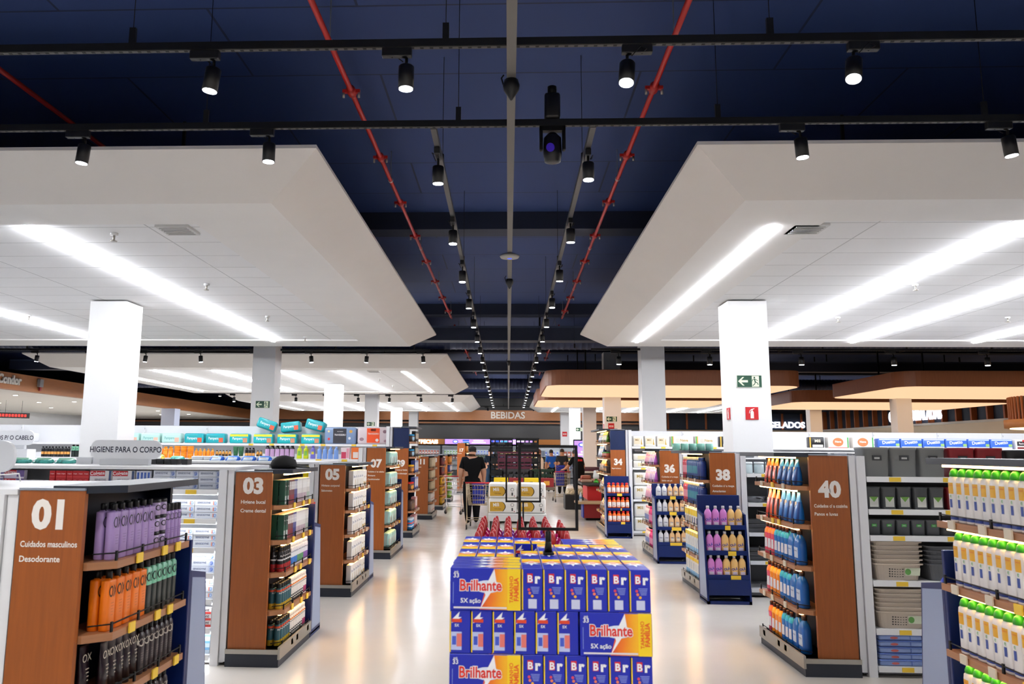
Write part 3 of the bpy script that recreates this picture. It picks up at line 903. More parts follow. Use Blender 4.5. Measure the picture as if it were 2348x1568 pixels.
BUILD['pack_orange'] = carton('tea_pack', .12, .09, .24, '#e8912a', quads=[(-.4, .4, .3, .8, '#f6c25a')], bev=.012, seg=2)
# right-hand displays
BUILD['det_white'] = bottle('detergent_bottle', 'tall', .073, .055, .275, '#f8f6f0', '#2c9420', 3, lab=(.53, .74, '#f0b41c', .62), capshape='hood',
                            txt=[('Comfort', .011, .68, '#e2641a'), ('e', .03, .46, '#6ab06a')], bands=[(.045, .1, '#2c4a9a')])
BUILD['det_white'] = (lambda f0: (lambda: (lambda o: (MB().quad(-.011, .011, .075, .118, mat('#2c4a9a', .5), -.0285).obj('blue_label', o), o)[1])(f0())))(BUILD['det_white'])
BUILD['pouch_red'] = pouch('refill_pouch', .114, .075, .245, '#d8473a', ('#7a1f2a', .5, 1.2), top='#f07a24')
BUILD['pouch_orange'] = pouch('refill_pouch', .114, .075, .245, '#e8571c', ('#2a1a1a', .5, 1.2), top='#f59a2a', bend=-.014)
BUILD['pouch_blue'] = pouch('refill_pouch', .117, .08, .25, '#1f74c8', ('#0d3f86', .5, 1.2), top='#4aa0e0')
def soft(name, col, top, lab='#e9e6ea', w=.085, h=.265, d=.055):
    return bottle(name, 'curvy', w, d, h, col, '#3a1a12', 2.4, lab=(.2, .5, lab, .7), bands=[(.68, .84, top)], rough=.25)
BUILD['soft_pink'] = soft('softener_bottle', '#e0506a', '#f2822e')
BUILD['soft_orange'] = soft('softener_bottle', '#f08a1c', '#f6ae2a')
BUILD['soft_blue'] = soft('softener_bottle', '#1d6fc0', '#27a9d0')
BUILD['soft_bigblue'] = bottle('softener_bottle', 'jug', .14, .085, .29, '#1b63b4', '#2a1a14', 2.6, lab=(.2, .5, '#c9d6e6', .6), rough=.25, txt=[('Downy', .022, .38, '#24418a')])
BUILD['liq_red'] = bottle('laundry_bottle', 'tall', .075, .06, .27, '#c8384a', '#e8d8b0', 2.6, lab=(.25, .6, '#e89aa8', .8))
BUILD['liq_navy'] = bottle('laundry_bottle', 'tall', .08, .06, .27, '#1f4a86', '#efe2bc', 2.6, lab=(.25, .6, '#3f8a9a', .8))
BUILD['liq_dark'] = bottle('laundry_bottle', 'tall', .11, .08, .27, '#14327a', '#22407e', 2.6)
BUILD['pow_yellow'] = carton('powder_carton', .12, .07, .2, '#e9e6df', quads=[(-.46, .46, .6, .95, '#f2d21c'), (-.2, .2, .15, .5, '#2c3a6a')], top='#fdf3c8', side='#f0cf2a')
BUILD['pow_blue'] = carton('powder_pack', .12, .07, .26, '#eceae4', quads=[(-.46, .46, .8, .97, '#f3d32a'), (-.46, .46, .03, .3, '#8cc0e6'), (-.15, .2, .35, .7, '#c9cfd6')], top='#fdf0c0', side='#dfe8ee')
BUILD['pouch_pink'] = pouch('laundry_pouch', .136, .08, .24, '#e45aa0', ('#f4d0e4', .0, .5), top='#f08ac0')
BUILD['pouch_violet'] = pouch('laundry_pouch', .136, .08, .24, '#c46ad0', ('#f2e0f4', .0, .5), top='#e4a0e0')
BUILD['bot_white'] = bottle('bleach_bottle', 'round', .08, .07, .27, '#ece4ea', '#f0b8cc', 2.2, lab=(.2, .5, '#8a9ad0', .7))
BUILD['bot_pink'] = bottle('bleach_bottle', 'round', .085, .075, .28, '#e61e84', '#f03a98', 2.2, lab=(.2, .55, '#f6a0c8', .7))
BUILD['brush_blue'] = pouch('brush_bundle', .16, .1, .3, '#2d5ea0', ('#dfe6ee', .4, .9), top='#6f95c8', kind='mottle')
BUILD['brush_green'] = pouch('brush_bundle', .16, .1, .26, '#6aa03a', ('#e8e6c8', .4, .9), top='#c8d24a', kind='mottle')
BUILD['tin_green'] = bottle('sponge_tub', 'jar', .12, .12, .12, '#c05a3a', '#4a9a3a', 2)
BUILD['bread_gold'] = pouch('golden_bag', .2, .14, .26, '#e8a83a', ('#3a2a1a', .0, .6), top='#f6cc6a', kind='mottle')
BUILD['bread_dark'] = carton('dark_carton', .2, .12, .14, '#3a2a20', quads=[(-.4, .4, .3, .7, '#e0a03a')])
def ola(name, col):
    return bottle(name, 'jug', .086, .07, .235, col, '#cfcdd0', 2.6, txt=[('OLÁ', .036, .3, '#1d3fa0', {'bold': .03, 'sx': .95, 'tilt': .22})], lab=(.08, .22, '#e8d9ea', .5), rough=.3)
BUILD['ola_pink'] = ola('softener_bottle', '#d684cf')
BUILD['ola_peach'] = ola('softener_bottle', '#ecbf78')
BUILD['soap_clear'] = bottle('hand_soap_bottle', 'jug', .08, .06, .2, '#e9e9ec', '#dfe1e4', 2.6, txt=[('Uau', .03, .38, '#2c3f86')], rough=.3)
BUILD['soap_peach'] = bottle('hand_soap_bottle', 'jug', .08, .06, .2, '#f2c48c', '#f2e4cc', 2.6, txt=[('Uau', .03, .38, '#2c3f86')], lab=(.2, .45, '#f6e4cc', .6), rough=.3)
BUILD['clean_orange'] = bottle('cleaner_bottle', 'round', .082, .082, .228, '#f06a1a', '#c2252a', 2, lab=(.18, .58, '#f1ece6', 1.3), txt=[('----', .03, .42, '#c9b8b0'), ('ooo', .026, .24, '#d8402a', {'bold': .03})], capshape='hood')

# ------------------------------------------------------------------ end displays
LEV = {4: ['top', 'second', 'third', 'fourth'], 5: ['top', 'second', 'third', 'fourth', 'bottom'], 6: ['top', 'second', 'third', 'fourth', 'fifth', 'bottom']}
class Display: pass
def end_display(num, a, xf, y0, y1, ztop, zs, lines, lit, label, wtop=None, canopy_x=.02, nsize=.17, rack=None, tags=True, capdx=0, xw=None):
    """a = +1 faces +X (odd side), -1 faces -X; xf = aisle front; the wooden side panel stands at y0"""
    o = empty('end_display', (xf - a * .2, (y0 + y1) / 2, 0))
    T = Matrix.Translation((-o.location.x, -o.location.y, 0))
    def X(d): return xf - a * d           # d = distance back from the aisle front
    def bx(m, d0, d1, ya, yb, za, zb_, mt, bev=0):
        x0, x1 = sorted((X(d0), X(d1)))
        return m.box(x0, x1, ya, yb, za, zb_, mt, bev=bev, seg=1, M=T)
    wtop = wtop or ztop
    bx(MB(), .0, .43, y0 - .015, y1, .0, .115, mat('#141c2b', .4)).obj('base', o)
    st = bx(MB(), -.012, .006, y0 - .02, y1, .06, .155, STEEL)
    bx(st, .0, .43, y0 - .024, y0 - .012, .1, .135, STEEL)
    bx(st, .0, .42, y0, y1, .115, .13, DARK)
    st.obj('kick_strip', o)
    bx(MB(), .115, .418, y0, y0 + .03, .13, wtop, WOOD).obj('side_panel', o)
    bx(MB(), .24, .265, y0 + .03, y1, .13, ztop, mat('#0a1226', .45, spec=.3)).obj('back_panel', o)
    bx(MB(), .115, .418, y1 - .03, y1, .13, wtop, mat('#0a1226', .45, spec=.3)).obj('far_side_panel', o)
    if wtop < ztop:
        bx(MB(), .113, .42, y0 - .002, y0 + .032, wtop, ztop - .014, NAVY).obj('header_panel', o)
    cp = MB()
    cpoly = [(X(.27), y0 + .01), (X(.11), y0 + .01), (X(-canopy_x), y0 + .13), (X(-canopy_x), y1 + .02), (X(.27), y1 + .02)]
    if a < 0: cpoly = cpoly[::-1]
    cp.prism(cpoly, ztop - .012, ztop + .022, CHARCOAL, T)
    if a < 0 or True:
        bx(cp, .115, .42, y0 - .005, y1, ztop + (.002), ztop + .012, mat('#8f97a3', .35))
    cp.obj('canopy', o)
    nb = MB()
    cx = (X(.115) + X(.418)) / 2 - o.location.x
    zt = lines[0]
    yy = y0 - .001 - o.location.y
    nb.text(num, nsize, cx + lines[1], zt - nsize * .72, LETTER, yy, bold=.05)
    nb.obj('number', o)
    for k, t in enumerate(lines[3:]):
        wd_ = max(v[0] for v in text_geo(t, .018, 'LEFT')[0])
        MB().text(t, lines[2], cx - .13 + capdx, zt - nsize * .72 - .085 - k * lines[2] * 1.75, LETTER, yy, bold=.018, align='LEFT', sx=min(.95, (.262 - capdx) / (wd_ * lines[2]))).obj('caption', o)
    for i, z in enumerate(zs):
        last = (z < .2)
        if not last:
            sp = [(X(.24), y0 + .035), (X(.1), y0 + .035), (X(.0), y0 + .12), (X(.0), y1 - .01), (X(.24), y1 - .01)]
            if a < 0: sp = sp[::-1]
            sh = MB().prism(sp, z - .034, z, SHELFWOOD, T).obj('shelf', o)
        else:
            sh = bx(MB(), .0, .24, y0 + .035, y1 - .01, z - .012, z, DARK).obj('shelf', o)
        g = MB()
        gx = X(.012) - o.location.x
        for zz in (.03, .045) if False else (.035,):
            g.tube([(X(.09) - o.location.x, y0 + .06 - o.location.y, z + zz), (gx, y0 + .13 - o.location.y, z + zz), (gx, y1 - .02 - o.location.y, z + zz)], .0035, BLACK, 6)
        for k in range(4):
            yv = y0 + .13 + (y1 - y0 - .16) * k / 3 - o.location.y
            g.box(gx - .004, gx + .004, yv - .008, yv + .008, z, z + .045, BLACK)
        g.obj('guard_rail', sh)
        if tags:
            nt = 3 if y1 - y0 < 1.3 else 5
            for k in range(nt):
                yv = y0 + .22 + (y1 - y0 - .3) * (k + random.uniform(.1, .7)) / nt
                tg = bx(MB(), -.012, -.004, yv, yv + .06, z - .034, z + .012, TAG if random.random() < tags else TAGPALE)
                tg.obj('price_tag', sh)
    if lit:
        tops = [ztop - .014] + [z - .036 for z in zs if z > .2]
        for z in tops:
            bx(MB(), .035, .06, y0 + .14, y1 - .04, z - .012, z, LEDWARM).obj('light_strip', o)
    tag(o, label, 'display shelf')
    d = Display()
    d.ztop = ztop
    d.a, d.xf, d.y0, d.y1, d.zs, d.num, d.place = a, xf, y0, y1, zs, num, 'display ' + num if num else 'unnumbered display'
    d.rz = PI / 2 * a
    return d

def fill(d, li, items, start=.06, names=None):
    """items: (kind, noun, category, count, pitch, depth, rows, gap-after[, stack height])"""
    lev = (LEV.get(len(d.zs)) or LEV[5])[li] if li < len(LEV.get(len(d.zs), LEV[5])) else 'bottom'
    y = d.y0 + start
    if items[0][5] * items[0][6] > .065: y = max(y, d.y0 + .125)
    above = d.ztop - .014 if li == 0 else d.zs[li - 1] - .036
    room = above - d.zs[li] - .016
    for it in items:
        kind, noun, cat, cnt, pitch, dep, rows = it[:7]
        gap = it[7] if len(it) > 7 else 0
        stack = it[8] if len(it) > 8 else 1
        sh = it[9] if len(it) > 9 else 0
        for k in range(cnt):
            yy = y + pitch * (k + .5)
            if yy + pitch / 2 > d.y1 - .03: break
            for r in range(rows):
                inset = .03 if yy > d.y0 + .16 else .03 + (d.y0 + .16 - yy) * .85
                x = d.xf - d.a * (inset + dep * (r + .5))
                for s_ in range(stack):
                    lab = '%s, %s from near end%s%s, %s %s shelf' % (noun, od(k), (', back row' if r else '') if rows > 1 else '', '' if stack == 1 else ', %s in its pile' % ('bottom', 'middle', 'top', 'upper')[s_], d.place, lev)
                    put(kind, (x, yy + random.uniform(-.0012, .0012), d.zs[li] + .001 + s_ * sh), d.rz + random.uniform(-.05, .05), lab, cat, '%s on %s' % (noun + 's', d.place))
                    if stack == 1: fit(bpy.context.scene.objects[-1] if False else LAST[0], room)
        y += pitch * cnt + gap

def rack(a, xf, yn, yf, label, front='near', zs=(.85, .565, .3)):
    """navy product rack; its open front looks to -Y (near) or to +Y (far)"""
    w = .5
    x0, x1 = sorted((xf, xf - a * w))
    o = empty('display_rack', ((x0 + x1) / 2, (yn + yf) / 2, 0), 0 if front == 'near' else PI)
    dp = yf - yn
    h = w / 2
    MB().box(-h, h, dp / 2 - .03, dp / 2, .02, 1.2, RACK, bev=.004, seg=1).obj('back_panel', o)
    for s_ in (-1, 1):
        sd = MB()
        P = [(-dp / 2, .02), (dp / 2 - .03, .02), (dp / 2 - .03, 1.03), (-dp / 2 + .12, .99)]
        n = len(P)
        xo, xi = s_ * h, s_ * (h - .02)
        vs = [(xo, y, z) for y, z in P] + [(xi, y, z) for y, z in P]
        fs = [tuple(range(n)), tuple(reversed(range(n, 2 * n)))] + [(k, n + k, n + (k + 1) % n, (k + 1) % n) for k in range(n)]
        if s_ > 0: fs = [tuple(reversed(f)) for f in fs]
        sd.add(vs, fs, RACK)
        ot = s_ * (h + .001)
        q = [(ot, -dp / 2 + .012, .06), (ot, dp / 2 - .05, .06), (ot, dp / 2 - .05, .99), (ot, -dp / 2 + .13, .96)]
        sd.add(q, [(0, 1, 2, 3) if s_ > 0 else (3, 2, 1, 0)], RACKSIDE)
        sd.obj('side_panel', o)
    for z in zs:
        t = (z - .02) / .97
        yfz = -dp / 2 + .12 * t
        s = MB().box(-h + .02, h - .02, yfz, dp / 2 - .03, z - .02, z, RACK)
        s.box(-h + .02, h - .02, yfz - .006, yfz + .004, z - .03, z + .022, RACK)
        so = s.obj('shelf', o)
        tg = MB().box(-.06 + .1 * random.random(), .05 + .1 * random.random(), yfz - .012, yfz - .007, z - .035, z + .015, TAG)
        tg.obj('price_tag', so)
    MB().box(-h + .02, h - .02, -dp / 2 + .01, -dp / 2 + .03, .1, zs[-1] - .03, RACK).obj('kick_panel', o)
    b = MB().box(-h, h, -dp / 2, -dp / 2 + .03, .0, .035, RACK).box(-h, -h + .03, -dp / 2, dp / 2, 0, .035, RACK).box(h - .03, h, -dp / 2, dp / 2, 0, .035, RACK)
    b.obj('foot_frame', o)
    tag(o, label, 'display rack')
    return o, (x0 + x1) / 2, yn, dp

def fill_rack(r, rows, noun, place, cats='bottle'):
    """rows: per shelf (z, [(kind, colour words, n), ...])"""
    o, xc, yn, dp = r
    for li, (z, its) in enumerate(rows):
        tot = sum(i[2] for i in its)
        k = 0
        yfz = yn + .12 * (z / .97) + .055
        for kind, cw, n in its:
            for j in range(n):
                x = xc - .222 + .444 * (k + .5) / tot if tot > 1 else xc
                put(kind, (x, yfz, z + .001), random.uniform(-.04, .04), '%s %s, %s of its colour from the aisle, %s shelf, rack by %s' % (cw, noun, od(j), ('top', 'second', 'third', 'lowest')[li], place), cats, '%s %ss on the rack by %s' % (cw, noun, place))
                k += 1

RZ = .13
D01 = end_display('01', 1, -1.80, 3.73, 4.72, 1.52, [1.2, .885, .6, .31, RZ], [1.48, .0, .037, 'Cuidados masculinos', 'Desodorante'], False, 'wooden end display numbered 01 with purple, orange and mint hair-care bottles')
fill(D01, 0, [('ox_lilac', 'lilac shampoo bottle with black cap', 'bottle', 6, .078, .05, 2), ('ox_jar', 'small lilac cream jar', 'jar', 2, .078, .07, 1, 0, 3, .083), ('ox_lilac_slim', 'slim lilac conditioner bottle', 'bottle', 5, .05, .05, 1)])
fill(D01, 1, [('ox_orange', 'orange shampoo bottle', 'bottle', 5, .082, .052, 2), ('ox_mint', 'mint and black shampoo bottle', 'bottle', 8, .0635, .05, 1)])
fill(D01, 2, [('ox_tube', 'dark plum cream tube', 'tube', 6, .074, .06, 1), ('ox_plum', 'dark plum shampoo bottle', 'bottle', 7, .059, .05, 1)])
fill(D01, 3, [('ox_tube', 'dark plum cream tube', 'tube', 4, .074, .06, 1), ('ox_plum', 'dark plum shampoo bottle', 'bottle', 9, .059, .05, 1)])
D03 = end_display('03', 1, -1.83, 6.82, 7.85, 1.52, [1.25, .968, .71, .415, RZ], [1.475, .0, .04, 'Higiene bucal', 'Creme dental'], True, 'wooden end display numbered 03 with lit shelves of deodorants', capdx=.03)
for li in (0, 1):
    fill(D03, li, [('deo_green', 'dark green deodorant carton', 'carton', 2, .06, .058, 2), ('deo_red', 'red and grey deodorant carton', 'carton', 3, .055, .058, 2), ('deo_blue', 'blue and grey deodorant carton', 'carton', 2, .055, .058, 2),
                   ('deo_white', 'white deodorant carton', 'carton', 6, .055, .058, 2), ('deo_grey', 'pale grey deodorant carton', 'carton', 3, .055, .058, 2)])
fill(D03, 2, [('can_red', 'black and red spray can', 'spray can', 5, .056, .056, 2), ('can_blue', 'white spray can with blue print', 'spray can', 4, .054, .056, 1), ('can_green', 'white spray can with green print', 'spray can', 4, .054, .056, 1), ('can_purple', 'white spray can with purple print', 'spray can', 4, .054, .056, 1)])
for li in (3, 4):
    fill(D03, li, [('can_teal', 'teal and yellow spray can', 'spray can', 6, .056, .056, 2), ('can_zebra', 'white spray can with orange band', 'spray can', 8, .053, .056, 1), ('can_magenta', 'white spray can with magenta print', 'spray can', 3, .053, .056, 1)])
D05 = end_display('05', 1, -1.85, 9.98, 11.15, 1.52, [1.24, .985, .7, .405, RZ], [1.475, .0, .034, 'Higiene corporal', 'Sabonetes'], True, 'wooden end display numbered 05 with brightly lit white soap cartons', tags=.1)
for li in range(5):
    fill(D05, li, [('soap_white', 'white soap carton', 'carton', 5, .135, .07, 1), ('soap_gold', 'white soap carton with gold band', 'carton', 3, .135, .07, 1)])
D07 = end_display('07', 1, -1.87, 13.36, 14.5, 1.73, [1.45, 1.115, .81, .51, .16], [1.55, .0, .034, 'Cuidados c/ os cabelos', 'Shampoo', 'Condicionador'], True, 'taller wooden end display numbered 07 with mint green wipes packs', tags=.1)
for li in range(5):
    fill(D07, li, [('wipes_mint', 'mint green wipes pack', 'pack', 5, .203, .15, 1)])
D09 = end_display('09', 1, -1.89, 16.55, 17.75, 2.14, [1.86, 1.56, 1.24, .9, .5, .14], [1.5, .0, .04, 'Cuidados p/ bebês', 'Higiene e alimentação'], False, 'tall end display numbered 09 with navy header block over the wood', wtop=1.73, tags=.1)
for li, its in enumerate([[('tin_blue', 'blue-lidded tub', 'tub', 2, .2, .16, 1), ('box_dark', 'dark carton', 'carton', 6, .115, .1, 1)], [('tin_blue', 'blue-lidded tub', 'tub', 2, .2, .16, 1), ('box_dark', 'dark carton', 'carton', 6, .115, .1, 1)],
                          [('jar_yellow', 'yellow-lidded jar', 'jar', 2, .2, .18, 1), ('box_lav', 'lavender carton', 'carton', 6, .124, .1, 1)], [('jar_red', 'red-lidded jar', 'jar', 2, .2, .18, 1), ('box_lav', 'lavender carton', 'carton', 6, .124, .1, 1)],
                          [('bag_brown', 'brown snack bag', 'bag', 3, .18, .15, 1), ('box_pink', 'pink carton', 'carton', 5, .13, .1, 1)], [('cyl_blue', 'blue striped tin', 'tin', 3, .14, .14, 1), ('box_pink', 'pink carton', 'carton', 5, .13, .1, 1)]]):
    fill(D09, li, its)
D11 = end_display('11', 1, -1.9, 20.8, 22.0, 1.53, [1.24, .97, .69, .41, RZ], [1.47, .0, .04, 'Massas'], False, 'wooden end display numbered 11 with beige packs and red-arrow bags', tags=.1)
for li in range(5):
    fill(D11, li, [('pack_beige', 'beige pasta pack', 'pack', 8, .13, .1, 1)] if li < 3 else [('bag_arrow', 'white flour bag with red arrows', 'bag', 7, .155, .12, 1)])
D13 = end_display('13', 1, -1.9, 24.1, 25.3, 1.53, [1.24, .97, .69, .41, RZ], [1.47, .0, .04, 'Cafés'], False, 'wooden end display numbered 13 with dark red and golden coffee packs', tags=.1)
for li in range(5):
    fill(D13, li, [('pack_red', 'dark red coffee pack', 'pack', 9, .12, .1, 1)] if li < 2 else [('pack_gold', 'golden coffee pack', 'pack', 9, .12, .1, 1)])
D15 = end_display('15', 1, -1.93, 27.6, 28.8, 1.53, [1.24, .97, .69, .41, RZ], [1.47, .0, .04], False, 'far wooden end display with orange and bright green packs', tags=.1)
for li in range(5):
    fill(D15, li, [('pack_orange', 'orange tea pack', 'pack', 7, .15, .1, 1)] if li < 1 else ([('box_lav', 'blue carton', 'carton', 8, .13, .1, 1)] if li == 1 else [('pack_green', 'bright green tea pack', 'pack', 7, .15, .1, 1)]))
D17 = end_display('17', 1, -1.6, 32.3, 33.5, 1.95, [1.6, 1.2, .9, .6, .31, RZ], [1.75, .0, .05, 'Lanches'], True, 'farthest wooden end display numbered 17 glowing behind the shopper', tags=.1)
for li in range(6):
    fill(D17, li, [('pack_orange', 'orange snack pack', 'pack', 7, .15, .1, 1)])

D42 = end_display('', -1, 2.30, 3.1, 4.68, 1.67, [1.36, 1.035, .7, .37, .13], [1.4, 0, .04], True, 'end display of white bottles with green caps nearest on the even-numbered side', tags=.3)
for li in range(4):
    fill(D42, li, [('det_white', 'white detergent bottle with green cap', 'bottle', 19, .0765, .058, 2)], start=.1)
D40 = end_display('40', -1, 2.29, 6.85, 7.98, 1.69, [1.445, 1.14, .815, .48, RZ], [1.49, .0, .036, 'Cuidados c/ a cozinha', 'Panos e luvas'], True, 'wooden end display numbered 40 with refill pouches and softener bottles', tags=.2, canopy_x=.12)
for li in (0, 1):
    fill(D40, li, [('pouch_blue', 'blue refill pouch', 'pouch', 4, .126, .09, 1), ('pouch_orange', 'orange refill pouch', 'pouch', 2, .122, .09, 1), ('pouch_red', 'red refill pouch', 'pouch', 3, .118, .09, 1)], start=.09)
fill(D40, 2, [('soft_bigblue', 'large blue softener bottle', 'bottle', 2, .146, .1, 1), ('soft_blue', 'blue softener bottle', 'bottle', 4, .09, .07, 2), ('soft_pink', 'pink softener bottle', 'bottle', 5, .09, .07, 1)], start=.07)
fill(D40, 3, [('soft_bigblue', 'large blue softener bottle', 'bottle', 2, .14, .1, 1), ('soft_blue', 'blue softener bottle', 'bottle', 3, .09, .07, 1), ('soft_orange', 'orange softener bottle', 'bottle', 3, .09, .07, 1), ('soft_pink', 'pink softener bottle', 'bottle', 2, .09, .07, 1)], start=.07)
fill(D40, 4, [('soft_bigblue', 'large blue softener bottle', 'bottle', 2, .14, .1, 1), ('soft_blue', 'blue softener bottle', 'bottle', 3, .09, .07, 1), ('soft_orange', 'orange softener bottle', 'bottle', 3, .09, .07, 1), ('soft_pink', 'pink softener bottle', 'bottle', 2, .09, .07, 1)], start=.07)
D38 = end_display('38', -1, 2.32, 10.32, 11.6, 1.70, [1.37, 1.053, .78, .43, RZ], [1.5, .0, .036, 'Cuidados c/ a roupa', 'Amaciantes'], True, 'wooden end display numbered 38 behind the rack of pink and peach softeners', tags=.1, canopy_x=.1)
for li in (0, 1):
    fill(D38, li, [('liq_dark', 'wide dark blue laundry bottle', 'bottle', 2, .115, .09, 1), ('liq_navy', 'navy laundry bottle', 'bottle', 7, .088, .065, 2), ('liq_red', 'red laundry bottle', 'bottle', 4, .085, .065, 1)])
fill(D38, 2, [('pow_yellow', 'yellow and white powder carton', 'carton', 9, .13, .08, 1)])
for li in (3, 4):
    fill(D38, li, [('pow_blue', 'white powder pack with yellow top', 'pack', 9, .13, .08, 1)])
D36 = end_display('36', -1, 2.32, 13.7, 14.95, 1.72, [1.49, 1.21, .91, .51, RZ], [1.5, .0, .034, 'Cuidados c/ a roupa', 'Sabão em pó'], True, 'wooden end display numbered 36 with pink pouches and bottles', tags=.1, canopy_x=.1)
for li in (0, 1, 2):
    fill(D36, li, [('pouch_violet', 'violet laundry pouch', 'pouch', 4, .142, .09, 1), ('pouch_pink', 'pink laundry pouch', 'pouch', 4, .142, .09, 1)])
for li in (3, 4):
    fill(D36, li, [('bot_pink', 'hot pink bleach bottle', 'bottle', 7, .09, .08, 1), ('bot_white', 'white bleach bottle', 'bottle', 6, .088, .08, 1)])
D34 = end_display('34', -1, 1.965, 17.36, 19.2, 2.14, [1.887, 1.564, 1.25, .858, .418, .13], [1.55, .0, .034, 'Papel higiênico'], True, 'tall end display numbered 34 with brushes above and golden bags below', wtop=1.73, tags=.1, canopy_x=.1)
fill(D34, 0, [('brush_green', 'green brush bundle', 'brush', 5, .17, .11, 1), ('brush_blue', 'blue brush bundle', 'brush', 5, .17, .11, 1)])
fill(D34, 1, [('tin_green', 'red tub with green lid', 'tub', 6, .13, .13, 1), ('brush_blue', 'blue brush bundle', 'brush', 5, .17, .11, 1)])
for li in (2, 3, 4, 5):
    fill(D34, li, [('bread_dark', 'dark carton with gold print', 'carton', 3, .22, .14, 1), ('bread_gold', 'golden bag', 'bag', 5, .21, .16, 1)])

rack(1, -1.80, 4.74, 5.12, 'navy rack hooked behind the display numbered 01, seen from its side', 'far')
rack(1, -1.83, 7.87, 8.27, 'navy rack behind the display numbered 03, holding red cartons', 'far')
rack(1, -1.85, 11.17, 11.57, 'navy rack behind the display numbered 05', 'far')
rack(1, -1.87, 14.52, 14.9, 'navy rack hooked behind the display numbered 07', 'far')
rack(-1, 2.34, 4.7, 5.1, 'navy rack behind the display of green-capped bottles, seen from its side', 'far')
BUILD['blue_jug'] = bottle('cleaner_bottle', 'round', .09, .08, .22, '#1f3fc0', '#c4182a', 2.2)
put('blue_jug', (2.47, 4.93, .851), .3, 'blue cleaner bottle with red cap in the side-facing rack by the green-capped bottles', 'bottle')
R38 = rack(-1, 2.25, 9.87, 10.27, 'navy rack of pink and peach softeners in front of display 38')
fill_rack(R38, [(.85, [('ola_pink', 'pink', 3), ('ola_peach', 'peach', 2)]), (.565, [('ola_pink', 'pink', 2), ('ola_peach', 'peach', 3)]), (.3, [('ola_pink', 'pink', 2), ('ola_peach', 'peach', 3)])], 'softener bottle', 'display 38')
R36 = rack(-1, 2.28, 13.25, 13.65, 'navy rack of white and peach soap bottles in front of display 36', zs=(1.0, .76, .53, .3))
fill_rack(R36, [(1.0, [('soap_clear', 'white', 2), ('soap_peach', 'peach', 3)]), (.76, [('soap_clear', 'white', 2), ('soap_peach', 'peach', 3)]), (.53, [('soap_clear', 'white', 2), ('soap_peach', 'peach', 3)]), (.3, [('soap_clear', 'white', 2), ('soap_peach', 'peach', 3)])], 'soap bottle', 'display 36')
R34 = rack(-1, 1.93, 16.91, 17.31, 'navy rack of orange cleaner bottles in front of display 34')
fill_rack(R34, [(.85, [('clean_orange', 'orange', 5)]), (.565, [('clean_orange', 'orange', 5)]), (.3, [('clean_orange', 'orange', 5)])], 'cleaner bottle', 'display 34')
BUILD['red_pack'] = carton('toothpaste_carton', .2, .045, .17, '#b5201e', quads=[(-.4, .4, .55, .8, '#e8e0da')])
for k in range(6):
    put('red_pack', (-2.0 + .0 * k, 7.93 + .05 * k, 1.03), PI, 'red carton, %s from the display, on top of the rack behind display 03' % od(k), 'carton', 'red cartons on the rack behind display 03')

# ------------------------------------------------------------------ white gondola runs
def gondola(a, xe, xr, y0, y1, zt, zs, label, spine=None, lit=False, cover=True, dark=False, sh_depth=None, post=1.32):
    """a = +1: the run leaves the aisle towards -X. xe = aisle end, xr = far end."""
    xa, xb = sorted((xe, xr))
    ym = (y0 + y1) / 2
    o = empty('shelving_run', (xe, ym, 0))
    T = Matrix.Translation((-xe, -ym, 0))
    P = mat('#55565a', .5) if dark else SHELFWHITE
    zsp = spine or zt
    MB().box(xa, xb, ym - .02, ym + .02, .1, zsp, P, M=T).obj('spine_panel', o)
    e0, e1 = sorted((xe, xe - a * .05))
    MB().box(e0, e1, y0 + .02, y1 - .02, 0.03, zt, SHELFWHITE, M=T).obj('end_panel', o)
    e0, e1 = sorted((xe - a * .055, xe - a * .12))
    MB().box(e0, e1, y0, y0 + .06, 0.0, zt, SHELFWHITE, M=T).obj('upright', o)
    sd = sh_depth or (ym - .02 - y0)
    x = xe - a * post
    while xa + .1 < x < xb - .1:
        u = MB().box(x - .015, x + .015, ym - .05, ym - .02, .1, zsp - .005, SHELFWHITE, M=T)
        for k in range(int((zsp - .2) / .1)):
            u.box(x - .004, x + .004, ym - .0508, ym - .0495, zsp - .08 - .1 * k, zsp - .045 - .1 * k, mat('#8d9094', .6), M=T)
        u.obj('upright', o)
        x -= a * post
    for z in zs:
        i0, i1 = sorted((xe - a * .125, xr))
        s = MB().box(i0, i1, ym - .02 - sd, ym - .02, z - .03, z, SHELFWHITE, M=T)
        so = s.obj('shelf', o)
        MB().box(i0, i1, ym - .026 - sd, ym - .02 - sd, z - .04, z + .003, mat('#f3f4f5', .3), M=T).obj('price_rail', so)
        k = 0
        xx = xe - a * .3
        while abs(xx - xe) < 3.2:
            t0, t1 = sorted((xx, xx - a * .09))
            MB().box(t0, t1, ym - .031 - sd, ym - .0265 - sd, z - .036, z - .002, TAG, M=T).obj('price_tag', so)
            xx -= a * (.42 + .2 * (k % 2)); k += 1
        if lit:
            MB().box(i0, i1, ym - .04 - sd + .03, ym - .04 - sd + .045, z - .042, z - .0305, LEDCOOL, M=T).obj('light_strip', so)
    if cover:
        MB().box(xa, xb, y0 + .01, y1 - .01, zt - .002, zt + .025, SHELFWHITE, bev=.003, seg=1, M=T).obj('top_cover', o)
    MB().box(xa + .02, xb - .02, y0 + .03, y1 - .03, .02, min(zs) - .031, P, M=T).obj('base_plinth', o)
    return tag(o, label, 'shelving')

